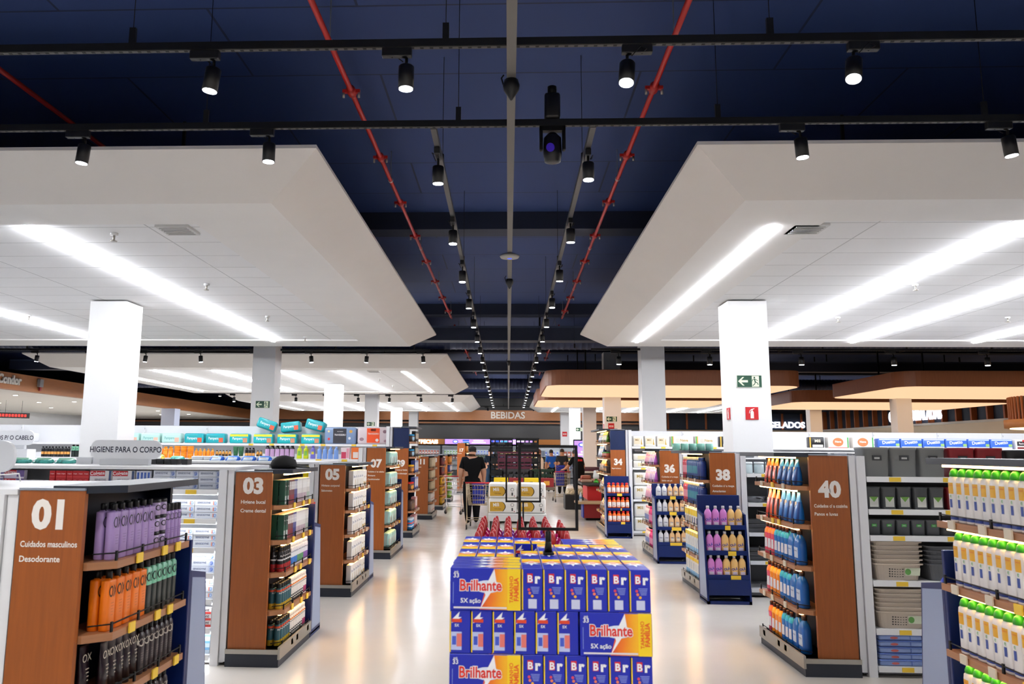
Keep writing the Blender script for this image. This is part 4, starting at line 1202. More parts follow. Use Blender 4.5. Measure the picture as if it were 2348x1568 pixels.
def stock(a, x0, y, z, items, place, grp=None):
    """goods facing the camera on a shelf; x0 = the aisle end; items: (kind, noun, cat, n, pitch, gap, stack, stack height)"""
    x = x0
    for it in items:
        kind, noun, cat, n, pitch = it[:5]
        gap = it[5] if len(it) > 5 else 0
        stk, sh = (it[6], it[7]) if len(it) > 7 else (1, 0)
        for k in range(n):
            for s_ in range(stk):
                nm = ['bottom', 'second', 'third', 'fourth', 'fifth', 'sixth', 'seventh', 'eighth', 'ninth']
                lev = '' if stk == 1 else (', top of pile' if s_ == stk - 1 else ', %s in pile' % nm[s_])
                put(kind, (x - a * pitch * (k + .5), y + random.uniform(-.006, .006), z + .001 + sh * s_), random.uniform(-.04, .04) * (0 if stk > 1 else 1),
                    '%s, %s from aisle%s, %s' % (noun, od(k), lev, place), cat, '%ss, %s' % (noun, place))
        x -= a * (pitch * n + gap)

# cartons and packs for the runs
BUILD['senso'] = carton('toothpaste_carton', .19, .045, .048, '#eceef2', quads=[(-.5, .5, 0, .12, '#d9dde6'), (.3, .36, .2, .8, '#e88a6a')], txt=[('SENSODYNE', .021, -.1, .42, '#31456f', {'sx': .95})], discs=[(.4, .5, .06, .3, '#7fa6d8'), (.4, .5, .035, .18, '#eceef2')])
BUILD['senso_blue'] = carton('toothpaste_carton', .19, .045, .048, '#e9edf6', quads=[(.25, .5, 0, 1, '#cfd9ee')], txt=[('SENSODYNE', .021, -.14, .42, '#31456f', {'sx': .9})], discs=[(.36, .5, .08, .34, '#5a78c0'), (.33, .55, .07, .3, '#e9edf6')])
BUILD['colgate_sens'] = carton('toothpaste_carton', .185, .05, .145, '#eee9e9', quads=[(.36, .5, 0, 1, '#33476f'), (-.5, .36, 0, .1, '#d8d2d6')], txt=[('Colgate', .042, -.1, .8, '#f6f2f2', {'bold': .02, 'tilt': .06}), ('SENSITIVE', .022, .02, .44, '#7c7c88')], discs=[(-.18, .9, .36, .22, '#c21f26')])
BUILD['colgate_sens'] = (lambda: carton('toothpaste_carton', .185, .05, .145, '#eee9e9', quads=[(.38, .49, .02, .98, '#33476f'), (-.49, .3, .2, .24, '#cfc6cc'), (-.49, .2, .68, .98, '#c21f26')], txt=[('Colgate', .04, -.15, .75, '#f6f2f2', {'bold': .02, 'tilt': .05}), ('SENSITIVE', .022, .0, .42, '#7c7c88')])())
BUILD['colgate_red'] = carton('toothpaste_carton', .047, .045, .14, '#c4181f', quads=[(-.5, .5, .62, .66, '#e24a4a')], discs=[(0, .35, .4, .13, '#e8606a'), (0, .35, .3, .1, '#c4181f')], txt=[('Colgate', .011, 0, .8, '#f4eaea')])
BUILD['colgate_purple'] = carton('toothpaste_carton', .17, .045, .07, '#ded6e6', quads=[(-.5, .1, .5, 1, '#c21f2c'), (.12, .5, .2, 1, '#6f5a94')], txt=[('Colgate', .03, -.2, .62, '#f6f2f2', {'bold': .02})])
BUILD['blue_stick'] = carton('toothbrush_pack', .03, .03, .145, '#e6eaf4', quads=[(-.3, .3, .1, .9, '#3f62b4')])
BUILD['dent_red'] = carton('toothpaste_carton', .18, .045, .05, '#e9e4e2', quads=[(-.5, .5, .0, .35, '#c43a34'), (-.5, -.1, .35, 1, '#efe8e6')], txt=[('Sorridont', .034, .05, .45, '#2a1a22', {'bold': .02})])
BUILD['dent_blue'] = carton('toothpaste_carton', .18, .045, .05, '#d3e4ef', quads=[(-.5, -.15, .3, 1, '#cc2f38'), (-.1, .5, .55, .9, '#7ab2d8')])
BUILD['sachet_green'] = pouch('wipes_sachet', .2, .1, .05, '#4fb0a4', top='#8ad0b0', kind='mottle')
BUILD['sachet_yellow'] = pouch('sponge_sachet', .165, .12, .07, '#e2c94a', ('#eef0e6', 0, .5), top='#b8cf5a', kind='mottle')
BUILD['tray_clear'] = carton('soap_tray', .15, .12, .05, '#e2e5e6', quads=[(-.4, .4, .2, .8, '#d4d9da')], bev=.01, seg=2, rough=.2)
BUILD['black_box'] = carton('black_carton', .058, .1, .05, '#131316')
BUILD['white_box'] = carton('white_carton', .14, .1, .06, '#eeeff2')
BUILD['blue_bundle'] = pouch('sponge_sachet', .19, .12, .06, '#2a62c0', ('#cfe0f4', 0, .5), top='#4a86d8', kind='mottle')
BUILD['yellow_pack'] = pouch('glove_pack', .14, .06, .2, '#f2d80e', top='#d8c80a')
BUILD['sun_orange'] = bottle('sunscreen_bottle', 'tall', .075, .05, .18, '#f08a10', '#f28a18', 3, lab=(.3, .6, '#f4a63a', .7))
BUILD['sun_tube'] = carton('sunscreen_carton', .08, .05, .19, '#f4bc14', quads=[(-.3, .3, .35, .65, '#ea5a1a')])
BUILD['sun_small'] = bottle('sunscreen_bottle', 'round', .06, .045, .15, '#f0901c', '#f6a62a', 2.4)
BUILD['sun_jar'] = bottle('sunscreen_jar', 'jar', .1, .08, .095, '#f08a14', '#f08a14', 2)
BUILD['amber'] = bottle('oil_bottle', 'round', .05, .045, .13, '#c98f3c', '#2a1d10', 2, lab=(.2, .5, '#3a2a1a', .8))
BUILD['black_bottle'] = bottle('lotion_bottle', 'tall', .05, .04, .17, '#15151a', '#0d0d10', 2.6, bands=[(.25, .5, '#e0a050')])
BUILD['mint_bottle'] = bottle('shampoo_bottle', 'tall', .06, .045, .2, MINT, '#0d0d0f', 3, low=(.53, '#14201c'), txt=[('OX', .05, .6, '#12201b', {'sx': .75})])
BUILD['lil_bottle'] = bottle('shampoo_bottle', 'flask', .065, .042, .2, LIL, '#0d0d0f', 3, txt=[('OX', .05, .62, '#17131d', {'sx': .8})])
BUILD['green_tube'] = tubep('cream_tube', .09, .19, '#1c5a34', '#e2d9b8', '#123a22', '')
BUILD['lotion_pink'] = bottle('lotion_bottle', 'tall', .075, .055, .21, '#151317', '#131316', 2.6, lab=(.16, .74, '#c8a2cc', 1.2))
BUILD['lotion_lime'] = bottle('lotion_bottle', 'curvy', .085, .055, .21, '#c6d21c', '#d8dc3a', 2.4, lab=(.25, .6, '#6fae4a', .5))
BUILD['lotion_blue'] = bottle('lotion_bottle', 'curvy', .08, .055, .2, '#7a9fdc', '#7ea4e0', 2.4)
BUILD['lotion_violet'] = bottle('lotion_bottle', 'curvy', .085, .055, .21, '#6a66b8', '#5a54a4', 2.4, lab=(.35, .55, '#e4d94a', .5))
BUILD['gift_pink'] = carton('gift_carton', .14, .07, .19, '#f0e2e4', quads=[(-.45, .1, .05, .6, '#c83a5a'), (.15, .45, .1, .9, '#e8a0b0')])
BUILD['gift_orange'] = carton('gift_carton', .14, .07, .19, '#e8722a', quads=[(-.3, .3, .1, .6, '#f4e8e0')])
BUILD['tube_white'] = bottle('cream_bottle', 'tall', .06, .045, .18, '#efece6', '#f1efe9', 2.6, lab=(.3, .4, '#d08a5a', .8))
BUILD['tube_rust'] = bottle('cream_bottle', 'tall', .06, .045, .16, '#f2ede4', '#efe9de', 2.4, bands=[(.05, .35, '#a8481a'), (.35, .5, '#d88a2a')])
def diaper(col, band, t, tc, face=None):
    q = [(-.46, .46, .7, .93, band)] if band else []
    return carton('diaper_pack', .4, .22, .2, col, quads=q + [(.2, .42, .1, .55, face or '#e8dcd2')], txt=[(t, .075, -.08, .38, tc, {'bold': .02, 'sx': .8})], discs=[(-.1, .42, .26, .3, col)], bev=.035, seg=3, rough=.3)
BUILD['diaper_teal'] = diaper('#12aeb4', '#f2e23a', 'Pampers', '#eefafa', '#c98a6a')
BUILD['diaper_mint'] = diaper('#bfe6de', None, 'Pampers', '#7ab8b4', '#e6b8a2')
BUILD['diaper_teal2'] = diaper('#16a2aa', None, 'Pampers', '#e8f6f4', '#d85a3a')
BUILD['huggies'] = carton('diaper_pack', .4, .22, .19, '#eef0f6', quads=[(-.4, .4, .1, .5, '#3f66c8')], txt=[('HUGGIES', .07, 0, .62, '#d02a3a', {'bold': .03, 'sx': .8})], bev=.03, seg=3, rough=.3)
BUILD['comforter_blue'] = (lambda f: (lambda: f()))(carton('bedding_bag', .645, .3, .34, '#7f96b8', quads=[(-.22, .2, .05, .92, '#2c2c34')], txt=[('TRAVESSEIRO', .048, 0, .5, '#e6e4e4', {'sx': .8}), ('KACYUMARA', .02, 0, .72, '#e6e4e4')], discs=[(-.35, .3, .04, .08, '#c83a3a'), (.34, .75, .05, .09, '#d8a23a'), (.3, .35, .04, .08, '#e6e6ea'), (-.36, .75, .035, .06, '#e6d8a2')], bev=.05, seg=3, rough=.25))
BUILD['comforter_rose'] = carton('bedding_bag', .645, .3, .34, '#dccdd0', quads=[(-.2, .2, .1, .95, '#e8501a'), (-.08, .08, .78, .92, '#3a2a2a')], txt=[('TRAVESSEIRO', .046, 0, .58, '#f6e6dc', {'sx': .8})], discs=[(-.36, .3, .07, .1, '#9a7a84'), (.36, .75, .06, .1, '#8a6a74'), (.38, .2, .05, .08, '#9a7a84'), (.12, .25, .05, .09, '#f4ece8')], bev=.05, seg=3, rough=.25)
def mili(name, w, d, h, text='Mili'):
    def f():
        m = MB().box(-w / 2, w / 2, -d / 2, d / 2, 0, h, mat('#efeeea', .3), bev=.025, seg=3)
        y = -d / 2 - .0015
        n = 12
        pts = [(-w / 2 + .015, .13 * h), (-w * .02, .13 * h)] + [(-w * .02 + w * .1 * math.sin(PI * k / n) * .9, (.13 + .62 * k / n) * h) for k in range(1, n)] + [(-w * .05, .75 * h), (-w / 2 + .015, .75 * h)]
        m.poly([(a + w * .03, b) for a, b in pts], mat('#2c231a', .5), y)
        m.poly(pts, mat('#c79a26', .4), y - .001)
        m.text(text, h * .33, -w * .24, .45 * h, mat('#f7f3ea', .5), y - .002, bold=.02, sx=.9, tilt=.08)
        m.text('folha dupla', h * .11, -w * .18, .26 * h, mat('#4a3a1a', .5), y - .002, sx=.9)
        m.disc(w * .33, .55 * h, w * .06, w * .06, mat('#3a3a3c', .5), y - .001)
        m.disc(w * .33, .55 * h, w * .048, w * .048, mat('#efeeea', .5), y - .002)
        m.quad(w * .305, w * .355, .16 * h, .36 * h, mat('#3a3a3c', .5), y - .001)
        m.quad(w * .39, w * .42, .1 * h, .16 * h, mat('#a03a3a', .5), y - .001)
        return m.obj(name)
    return f
BUILD['mili_big'] = mili('toilet_paper_pack', .36, .3, .19)
BUILD['mili_shelf'] = carton('toilet_paper_pack', .34, .26, .27, '#efeeea', quads=[(-.42, .12, .2, .85, '#e4dfd2')], txt=[('Mili', .085, -.16, .6, '#a88a3a', {'bold': .02})], discs=[(.3, .55, .1, .12, '#cfccc4'), (.3, .55, .08, .1, '#efeeea')], bev=.03, seg=3, rough=.3)
BUILD['mili_small'] = (lambda: (lambda m: m.obj('toilet_paper_pack'))(MB().box(-.11, .11, -.1, .1, 0, .22, mat('#efece4', .3), bev=.02, seg=2).quad(-.09, .04, .05, .18, mat('#ded2b4', .4), -.1012).poly([(.05, .04), (.085, .04), (.07, .1), (.075, .19), (.055, .12)], mat('#c8a23a', .4), -.1012).text('Mili', .05, -.03, .12, mat('#8a6a2a', .5), -.1025, bold=.02)))
BUILD['neve_gold'] = carton('toilet_paper_pack', .46, .2, .22, '#e9e4da', quads=[(-.49, -.43, .02, .98, '#4aa04a'), (-.43, -.39, .02, .98, '#e8922a'), (-.02, .18, .05, .3, '#3a3430')], txt=[('Neve', .075, .08, .5, '#b89a5a', {'bold': .03})], discs=[(-.2, .6, .1, .2, '#d6d0c4')], bev=.02, seg=2, rough=.3)
BUILD['mili_black'] = carton('toilet_paper_pack', .3, .2, .22, '#17171a', quads=[(-.49, -.4, .02, .98, '#c8a23a'), (-.3, .4, .06, .3, '#e8e4da')], txt=[('Mili', .085, .05, .52, '#efe6cc', {'bold': .02})], bev=.02, seg=2, rough=.3)
BUILD['neve_orange'] = carton('toilet_paper_pack', .42, .2, .22, '#ece6de', quads=[(.43, .49, .02, .98, '#3fa04a'), (-.49, .43, .0, .06, '#d83a2a')], txt=[('Neve', .06, -.02, .5, '#f6f0e8', {'bold': .03})], discs=[(-.02, .55, .26, .4, '#ee7a4a')], bev=.02, seg=2, rough=.3)
BUILD['duetto'] = carton('paper_towel_pack', .44, .2, .2, '#3a66c4', quads=[(-.46, .46, .02, .2, '#d8dfe8'), (-.46, .46, .85, .97, '#c9d6ea'), (.3, .46, .25, .5, '#9ac46a')], txt=[('Duetto', .09, -.02, .5, '#f0f4fa', {'bold': .03, 'tilt': .1})], bev=.02, seg=2, rough=.3)
BUILD['passione'] = carton('napkin_pack', .3, .2, .2, '#ece8e4', quads=[(-.4, .3, .35, .8, '#23201f'), (-.05, .42, .72, .95, '#c82a34'), (-.4, .45, .04, .22, '#7a2a2a')], txt=[('Passione', .05, -.05, .5, '#f4eeea', {'bold': .02, 'sx': .8})], bev=.015, seg=2, rough=.3)
BUILD['air_red'] = carton('air_freshener_carton', .2, .12, .17, '#b01f2a', quads=[(-.49, -.3, .05, .95, '#f0d23a')], txt=[('Air', .07, .1, .4, '#f4e8e8', {'bold': .03})])
BUILD['white_pack'] = carton('napkin_pack', .3, .2, .14, '#edeae0', quads=[(-.2, .3, .2, .7, '#e6dcae')], bev=.02, seg=2)

G01 = gondola(1, -2.24, -9, 3.74, 4.72, 1.50, [1.2, .9, .6, .3], 'white shelving run with wire dividers on top, attached to display 01')
wd = MB()
for k in range(14):
    x = -.25 - .115 * k
    wd.tube([(x, -.46, 1.535), (x - .03, -.44, 1.575), (x - .1, .1, 1.575), (x - .1, .12, 1.535)], .004, WHITE, 5)
wd.tube([(-.1, -.47, 1.535), (-1.9, -.47, 1.535)], .004, WHITE, 5)
wd.obj('wire_grille', G01)
G03 = gondola(1, -2.268, -12.5, 6.82, 7.85, 1.535, [1.375, 1.14, .91, .71, .507, .285, .08], 'brightly lit white shelving run of toothpaste attached to display 03', lit=True)
P3 = 'run 03 shelf'
ROWS3 = ['upper', 'second', 'third', 'fourth', 'fifth', 'sixth', 'lowest']
def p3(i): return 'run 03 %s shelf' % ROWS3[i]
stock(1, -2.405, 6.95, 1.375, [('senso_blue', 'white toothpaste carton', 'carton', 3, .195, .02, 3, .05), ('blue_stick', 'blue toothbrush pack', 'pack', 4, .032, .01), ('colgate_sens', 'white and red toothpaste carton', 'carton', 2, .19, .01), ('colgate_red', 'upright red toothpaste carton', 'carton', 7, .048, .05),
                                ('white_box', 'plain white carton', 'carton', 1, .15, .02), ('colgate_purple', 'purple and red toothpaste carton', 'carton', 5, .18, .01, 2, .072)], p3(0))
for i, (z, kd, n, st) in enumerate(((1.14, 'senso', 3, 3), (.91, 'senso', 3, 3), (.71, 'senso_blue', 3, 3), (.507, 'senso', 2, 3), (.285, 'dent_red', 2, 3), (.08, 'dent_blue', 2, 3))):
    nm = {'senso': 'white toothpaste carton', 'senso_blue': 'pale blue toothpaste carton', 'dent_red': 'red and black toothpaste carton', 'dent_blue': 'light blue and red toothpaste carton'}[kd]
    stock(1, -2.405, 6.9, z, [(kd, nm, 'carton', n, .195, .02, st, .05)], p3(i + 1))
T3 = 'on top of run 03'
stock(1, -2.9, 7.5, 1.562, [('black_box', 'black carton', 'carton', 1, .065, .03), ('black_box', 'low black carton', 'carton', 4, .065, .02), ('sachet_yellow', 'yellow and green sachet', 'sachet', 2, .17, .02), ('white_box', 'white carton', 'carton', 2, .15, .02), ('sachet_green', 'teal sachet', 'sachet', 3, .21, .02), ('sachet_yellow', 'orange-yellow sachet', 'sachet', 3, .19)], T3)
G05 = gondola(1, -2.288, -13, 9.98, 11.15, 1.53, [1.3, .9, .5, .1], 'white shelving run attached to display 05, mostly hidden behind run 03')
stock(1, -2.95, 10.6, 1.557, [('tray_clear', 'clear soap tray', 'tray', 7, .16, .1), ('sachet_green', 'green leaf sachet', 'sachet', 1, .22, .03), ('sachet_yellow', 'pale green sachet', 'sachet', 2, .22, 1.5), ('blue_bundle', 'blue sachet', 'sachet', 2, .24)], 'on top of run 05')
stock(1, -2.4, 10.1, 1.302, [('yellow_pack', 'yellow glove pack', 'pack', 3, .15)], 'upper shelf of run 05')
stock(1, -2.95, 10.3, 1.557, [('blue_bundle', 'bright blue sponge sachet', 'sachet', 4, .2)], 'front row on top of run 05')
G07 = gondola(1, -2.308, -13.5, 13.38, 14.5, 1.73, [1.545, 1.1, .6, .1], 'white shelving run of lotions and sunscreens attached to display 07', cover=False, spine=1.62)
P7 = 'upper shelf of run 07'
stock(1, -2.42, 13.55, 1.545, [('gift_orange', 'orange gift carton', 'carton', 1, .16, .01), ('gift_pink', 'pink gift carton', 'carton', 1, .16, .03), ('lotion_blue', 'light blue lotion bottle', 'bottle', 4, .092, .01), ('lotion_violet', 'violet lotion bottle', 'bottle', 1, .1, .01), ('lotion_lime', 'lime lotion bottle', 'bottle', 2, .11, .02),
                               ('lotion_pink', 'pink and black lotion bottle', 'bottle', 6, .082, .04), ('amber', 'amber oil bottle', 'bottle', 2, .055, .02), ('black_bottle', 'black lotion bottle', 'bottle', 3, .055, .02), ('green_tube', 'dark green cream tube', 'tube', 2, .09, .02), ('amber', 'small amber bottle', 'bottle', 5, .055, .01),
                               ('sun_small', 'small orange sunscreen bottle', 'bottle', 5, .068, .01), ('sun_jar', 'orange sunscreen jar', 'jar', 3, .11, .01, 2, .096), ('sun_orange', 'tall orange sunscreen bottle', 'bottle', 8, .085, .01), ('sun_tube', 'yellow sunscreen carton', 'carton', 6, .1, .01), ('lil_bottle', 'lilac shampoo bottle', 'bottle', 3, .07, .01), ('mint_bottle', 'mint shampoo bottle', 'bottle', 3, .065, .02), ('black_bottle', 'slim black bottle', 'bottle', 9, .055, .6),
                               ('tube_rust', 'white and rust cream bottle', 'bottle', 9, .075, .02), ('tube_white', 'white cream bottle', 'bottle', 9, .08, .02), ('tube_rust', 'small rust cream bottle', 'bottle', 6, .08)], P7)
G09 = gondola(1, -2.34, -14, 16.57, 17.75, 2.16, [1.80, 1.3, .8, .1], 'tall white shelving run of diapers and bedding attached to display 09', cover=False)
P9 = 'upper shelf of run 09'
stock(1, -2.42, 16.85, 1.80, [('comforter_rose', 'pale rose bedding bag', 'bedding', 1, .655, .01), ('comforter_blue', 'blue floral bedding bag', 'bedding', 1, .655, .04), ('diaper_teal', 'yellow-topped teal diaper pack', 'diapers', 4, .49, .03), ('diaper_teal2', 'dark teal diaper pack', 'diapers', 2, .44, .03),
                             ('diaper_mint', 'mint diaper pack', 'diapers', 4, .44, 1.3), ('huggies', 'white and blue diaper pack', 'diapers', 5, .46, .06)], P9)
for i, (x, t, z) in enumerate(((-3.98, .25, 2.08), (-4.46, -.12, 2.04), (-5.0, .35, 2.09))):
    p = put('diaper_teal2', (x, 16.9, z), .1, ('tilted teal diaper pack heaped closest to the bedding bags', 'middle tilted teal diaper pack heaped on the shelf', 'tilted teal diaper pack heaped farthest from the bedding')[i], 'diapers')
    p.rotation_euler = (-.12, t * .9, .1 * (i - 1))
G40 = gondola(-1, 2.73, 11, 6.86, 7.98, 1.69, [1.525, 1.27, 1.067, .72, .356, .08], 'white shelving run of storage boxes attached to display 40', spine=1.62, cover=False, dark=True)
G38 = gondola(-1, 2.76, 11.5, 10.36, 11.6, 1.69, [1.45, 1.1, .75, .42, .1], 'shelving run of grey kitchen goods attached to display 38', spine=1.62, cover=False, dark=True)
G36 = gondola(-1, 2.76, 11.5, 13.74, 14.95, 1.69, [1.45, 1.1, .75, .42, .1], 'white shelving run attached to display 36', cover=True)
G34 = gondola(-1, 2.405, 12.5, 17.4, 19.2, 2.14, [1.80, 1.37, .73, .1], 'tall white shelving run of paper goods attached to display 34', cover=False, post=1.35)
P34 = 'upper shelf of run 34'
stock(-1, 2.55, 17.6, 1.80, [('mili_small', 'white and gold toilet paper pack', 'paper pack', 3, .25, .03), ('neve_gold', 'cream and green-edged toilet paper pack', 'paper pack', 2, .5, .02), ('mili_black', 'black and gold toilet paper pack', 'paper pack', 3, .31, .9), ('mili_black', 'dark toilet paper pack', 'paper pack', 1, .3, .03), ('neve_orange', 'orange and white toilet paper pack', 'paper pack', 2, .5, .05),
                             ('duetto', 'blue paper towel pack', 'paper pack', 6, .45, .02), ('passione', 'black and red napkin pack', 'paper pack', 6, .36, .02), ('air_red', 'red and yellow freshener carton', 'carton', 2, .24, .02), ('white_pack', 'cream napkin pack', 'paper pack', 3, .34)], P34)
stock(-1, 2.55, 17.55, 1.37, [('white_pack', 'white napkin pack', 'paper pack', 3, .32, .01, 2, .145)], 'second shelf of run 34')
stock(-1, 2.55, 17.55, .73, [('mili_shelf', 'large toilet paper pack', 'paper pack', 2, .36, .01, 2, .275)], 'third shelf of run 34')
stock(-1, 2.55, 17.55, .1, [('mili_shelf', 'big gold paper pack', 'paper pack', 2, .36, .01, 2, .275)], 'lowest shelf of run 34')

# storage boxes on run 40
def bin_(name, w, d, h, col, tagc='#2a2a2c', lab=None):
    def f():
        m = MB()
        t = .004
        def ring(z): return [(-w / 2 * (.92 + .08 * z), -d / 2 * (.92 + .08 * z)), (w / 2 * (.92 + .08 * z), d / 2 * (.92 + .08 * z))]
        m.loft([(0, w * .45, d * .45), (.9 * h, w * .49, d * .49), (.92 * h, w * .51, d * .51), (h, w * .51, d * .51)], mat(col, .45), n=24, p=7)
        o = m.obj(name)
        if lab:
            MB().quad(-w * .3, w * .3, h * .1, h * .55, mat(lab, .5), -d * .497).poly([(-w * .3, h * .55), (0, h * .32), (w * .3, h * .55)], mat('#7ab04a', .5), -d * .499).obj('paper_label', o)
        else:
            MB().box(-w * .17, w * .17, -d * .515, -d * .49, h * .55, h * .72, mat(tagc, .4)).quad(-w * .1, w * .1, h * .6, h * .66, mat('#b9b9b6', .5), -d * .516).obj('latch', o)
        return o
    return f
BUILD['bin_grey'] = bin_('storage_bin', .215, .2, .235, '#7c7d7c')
BUILD['bin_red'] = bin_('storage_bin', .215, .2, .235, '#8c1720')
BUILD['bin_black'] = bin_('storage_bin', .215, .2, .22, '#19191b')
BUILD['can_grey'] = bin_('small_canister', .115, .12, .175, '#4e5052', lab='#e6e6dc')
BUILD['can_redd'] = bin_('small_canister', .115, .12, .175, '#7a1018', lab='#e6e6dc')
BUILD['cup_grey'] = bin_('small_canister', .11, .11, .12, '#5a5c5e', '#4ab04a')
stock(-1, 2.86, 7.02, 1.525, [('bin_grey', 'grey storage bin', 'bin', 3, .222, .01), ('bin_red', 'red storage bin', 'bin', 2, .225, .01), ('bin_black', 'black storage bin', 'bin', 2, .225)], 'upper shelf of run 40')
stock(-1, 2.86, 6.97, 1.27, [('can_grey', 'grey canister with paper label', 'canister', 5, .125, .01), ('can_redd', 'red canister with paper label', 'canister', 4, .125)], 'second shelf of run 40')
stock(-1, 2.86, 6.97, 1.067, [('cup_grey', 'small grey canister', 'canister', 7, .115)], 'third shelf of run 40')
def basket(col, lab=False):
    def f():
        w, d, h = .39, .28, .13
        m = MB()
        M_ = mat(col, .5)
        n = 24
        def ring(hx, hy, z):
            return [(hx * sgp(math.cos(2 * PI * k / n), .3), hy * sgp(math.sin(2 * PI * k / n), .3), z) for k in range(n)]
        rs = [ring(w * .42, d * .42, 0), ring(w * .472, d * .472, h * .92), ring(w * .52, d * .52, h * .92), ring(w * .52, d * .52, h), ring(w * .475, d * .468, h), ring(w * .415, d * .412, .006)]
        vs = [v for r in rs for v in r]
        fs = [(i * n + k, i * n + (k + 1) % n, (i + 1) * n + (k + 1) % n, (i + 1) * n + k) for i in range(5) for k in range(n)] + [tuple(reversed(range(n))), tuple(range(5 * n, 6 * n))]
        m.add(vs, fs, M_)
        for i in range(6):
            for j in range(4):
                t = (.2 + .145 * j)
                y = -d * (.42 + .052 * (t / .92)) - .0004
                m.quad(-w * .2 + i * w * .052, -w * .2 + i * w * .052 + w * .03, h * t, h * (t + .09), mat('#2a2622', .6), y)
        o = m.obj('storage_basket')
        if lab:
            MB().poly([(w * .11, h * .3), (w * .4, h * .3), (w * .42, h * .75), (w * .11, h * .75)], mat('#d9e0c4', .5), -d * .475).disc(w * .17, h * .52, h * .18, h * .18, mat('#5f9a4a', .5), -d * .478).obj('paper_label', o)
        return o
    return f
BUILD['basket_beige'] = basket('#c6b8a7', True)
BUILD['basket_plain'] = basket('#c6b8a7')
BUILD['basket_grey'] = basket('#5b5d60')
for li, z, n in (('fourth', .72, 6), ('fifth', .356, 6)):
    for k in range(n):
        put('basket_beige' if k == 0 else 'basket_plain', (3.08, 7.03, z + .001 + .034 * k), 0, 'beige storage basket, %s from the bottom of the nest, %s shelf of run 40' % (od(k), li), 'basket', 'nested beige baskets, %s shelf of run 40' % li)
    if li == 'fourth':
        for k in range(5):
            put('basket_grey', (3.5, 7.03, z + .001 + .034 * k), 0, 'grey storage basket, %s from the bottom of the nest, fourth shelf of run 40' % od(k), 'basket', 'nested grey baskets on run 40')
def b_tub():
    m = MB().box(-.165, .165, -.11, .11, 0, .048, mat('#8fa5d6', .3), bev=.012, seg=2)
    m.disc(-.05, .024, .03, .012, mat('#c8605a', .5), -.1108)
    o = m.obj('food_container')
    MB().box(-.175, .175, -.12, .12, .048, .06, mat('#6f8ad0', .3), bev=.005, seg=1).obj('lid', o)
    MB().box(.07, .078, -.1125, -.11, .004, .046, mat('#5a74b8', .4)).obj('divider', o)
    return o
BUILD['tub'] = b_tub
for k in range(5):
    put('tub', (3.05, 7.0, .081 + .0475 * k), 0, 'blue lidded food container, %s from the bottom of the stack on run 40' % od(k), 'container', 'stacked blue food containers').scale = (1, 1, .78)
bw = MB().loft([(0, .1, .1), (.16, .17, .17), (.18, .175, .175)], mat('#141416', .4), n=28).obj('washing_bowl', None, (3.43, 7.06, .081))
MB().loft([(.18, .175, .175), (.19, .18, .18), (.195, .18, .18)], mat('#1c1c1f', .4), n=28).obj('rim', bw)
tag(bw, 'round black bowl beside the blue containers on the lowest shelf of run 40', 'bowl')
# kitchen goods on run 38
BUILD['glass_jar'] = bottle('glass_jar', 'jar', .12, .12, .14, '#b7c6c8', '#c9d0d2', 2, rough=.1)
BUILD['green_glass'] = bottle('green_tumbler', 'can', .1, .1, .11, '#7fb8a8', None, 2, rough=.1)
def b_pan():
    o = MB().loft([(0, .1, .1), (.06, .125, .125), (.07, .13, .13)], mat('#9a9ca0', .35, metal=.5), n=20).obj('baking_pan')
    MB().box(-.02, .02, -.3, -.125, .05, .062, mat('#2a2a2c', .4), bev=.004, seg=1).obj('handle', o)
    return o
BUILD['pan'] = b_pan
BUILD['dark_tray'] = carton('dark_tray', .3, .26, .05, '#3a3b3e', bev=.01, seg=2)
stock(-1, 2.88, 10.55, 1.45, [('glass_jar', 'pale glass jar', 'jar', 7, .14)], 'upper shelf of run 38')
stock(-1, 2.9, 10.6, 1.1, [('pan', 'grey metal pan', 'pan', 4, .27)], 'second shelf of run 38')
stock(-1, 2.88, 10.55, .75, [('dark_tray', 'dark baking tray', 'tray', 3, .32, 0, 3, .052)], 'third shelf of run 38')
stock(-1, 2.88, 10.55, .42, [('dark_tray', 'dark flat tray', 'tray', 3, .32, 0, 3, .052)], 'fourth shelf of run 38')
stock(-1, 2.1, 10.9, 1.724, [('green_glass', 'green glass tumbler', 'glass', 5, .105)], 'on the canopy of display 38')
for k in range(9):
    p = put('pan', (3.0 + .3 * k, 10.8, 1.64), .3, 'flat steel pan, %s from the aisle, on top of run 38' % od(k), 'pan', 'steel pans on top of run 38')
# grey stand behind display 40
o = empty('wire_stand', (2.93, 8.45, 0))
m = MB()
for x in (-.25, .25):
    for y in (-.2, .2):
        MB().box(x - .02, x + .02, y - .02, y + .02, 0, .95, mat('#8b8e92', .4, metal=.4)).obj('leg', o)
for z in (.15, .55, .93):
    MB().box(-.27, .27, -.22, .22, z, z + .02, mat('#9a9da1', .4, metal=.3)).obj('shelf', o)
tag(o, 'grey metal stand behind the display numbered 40', 'stand')

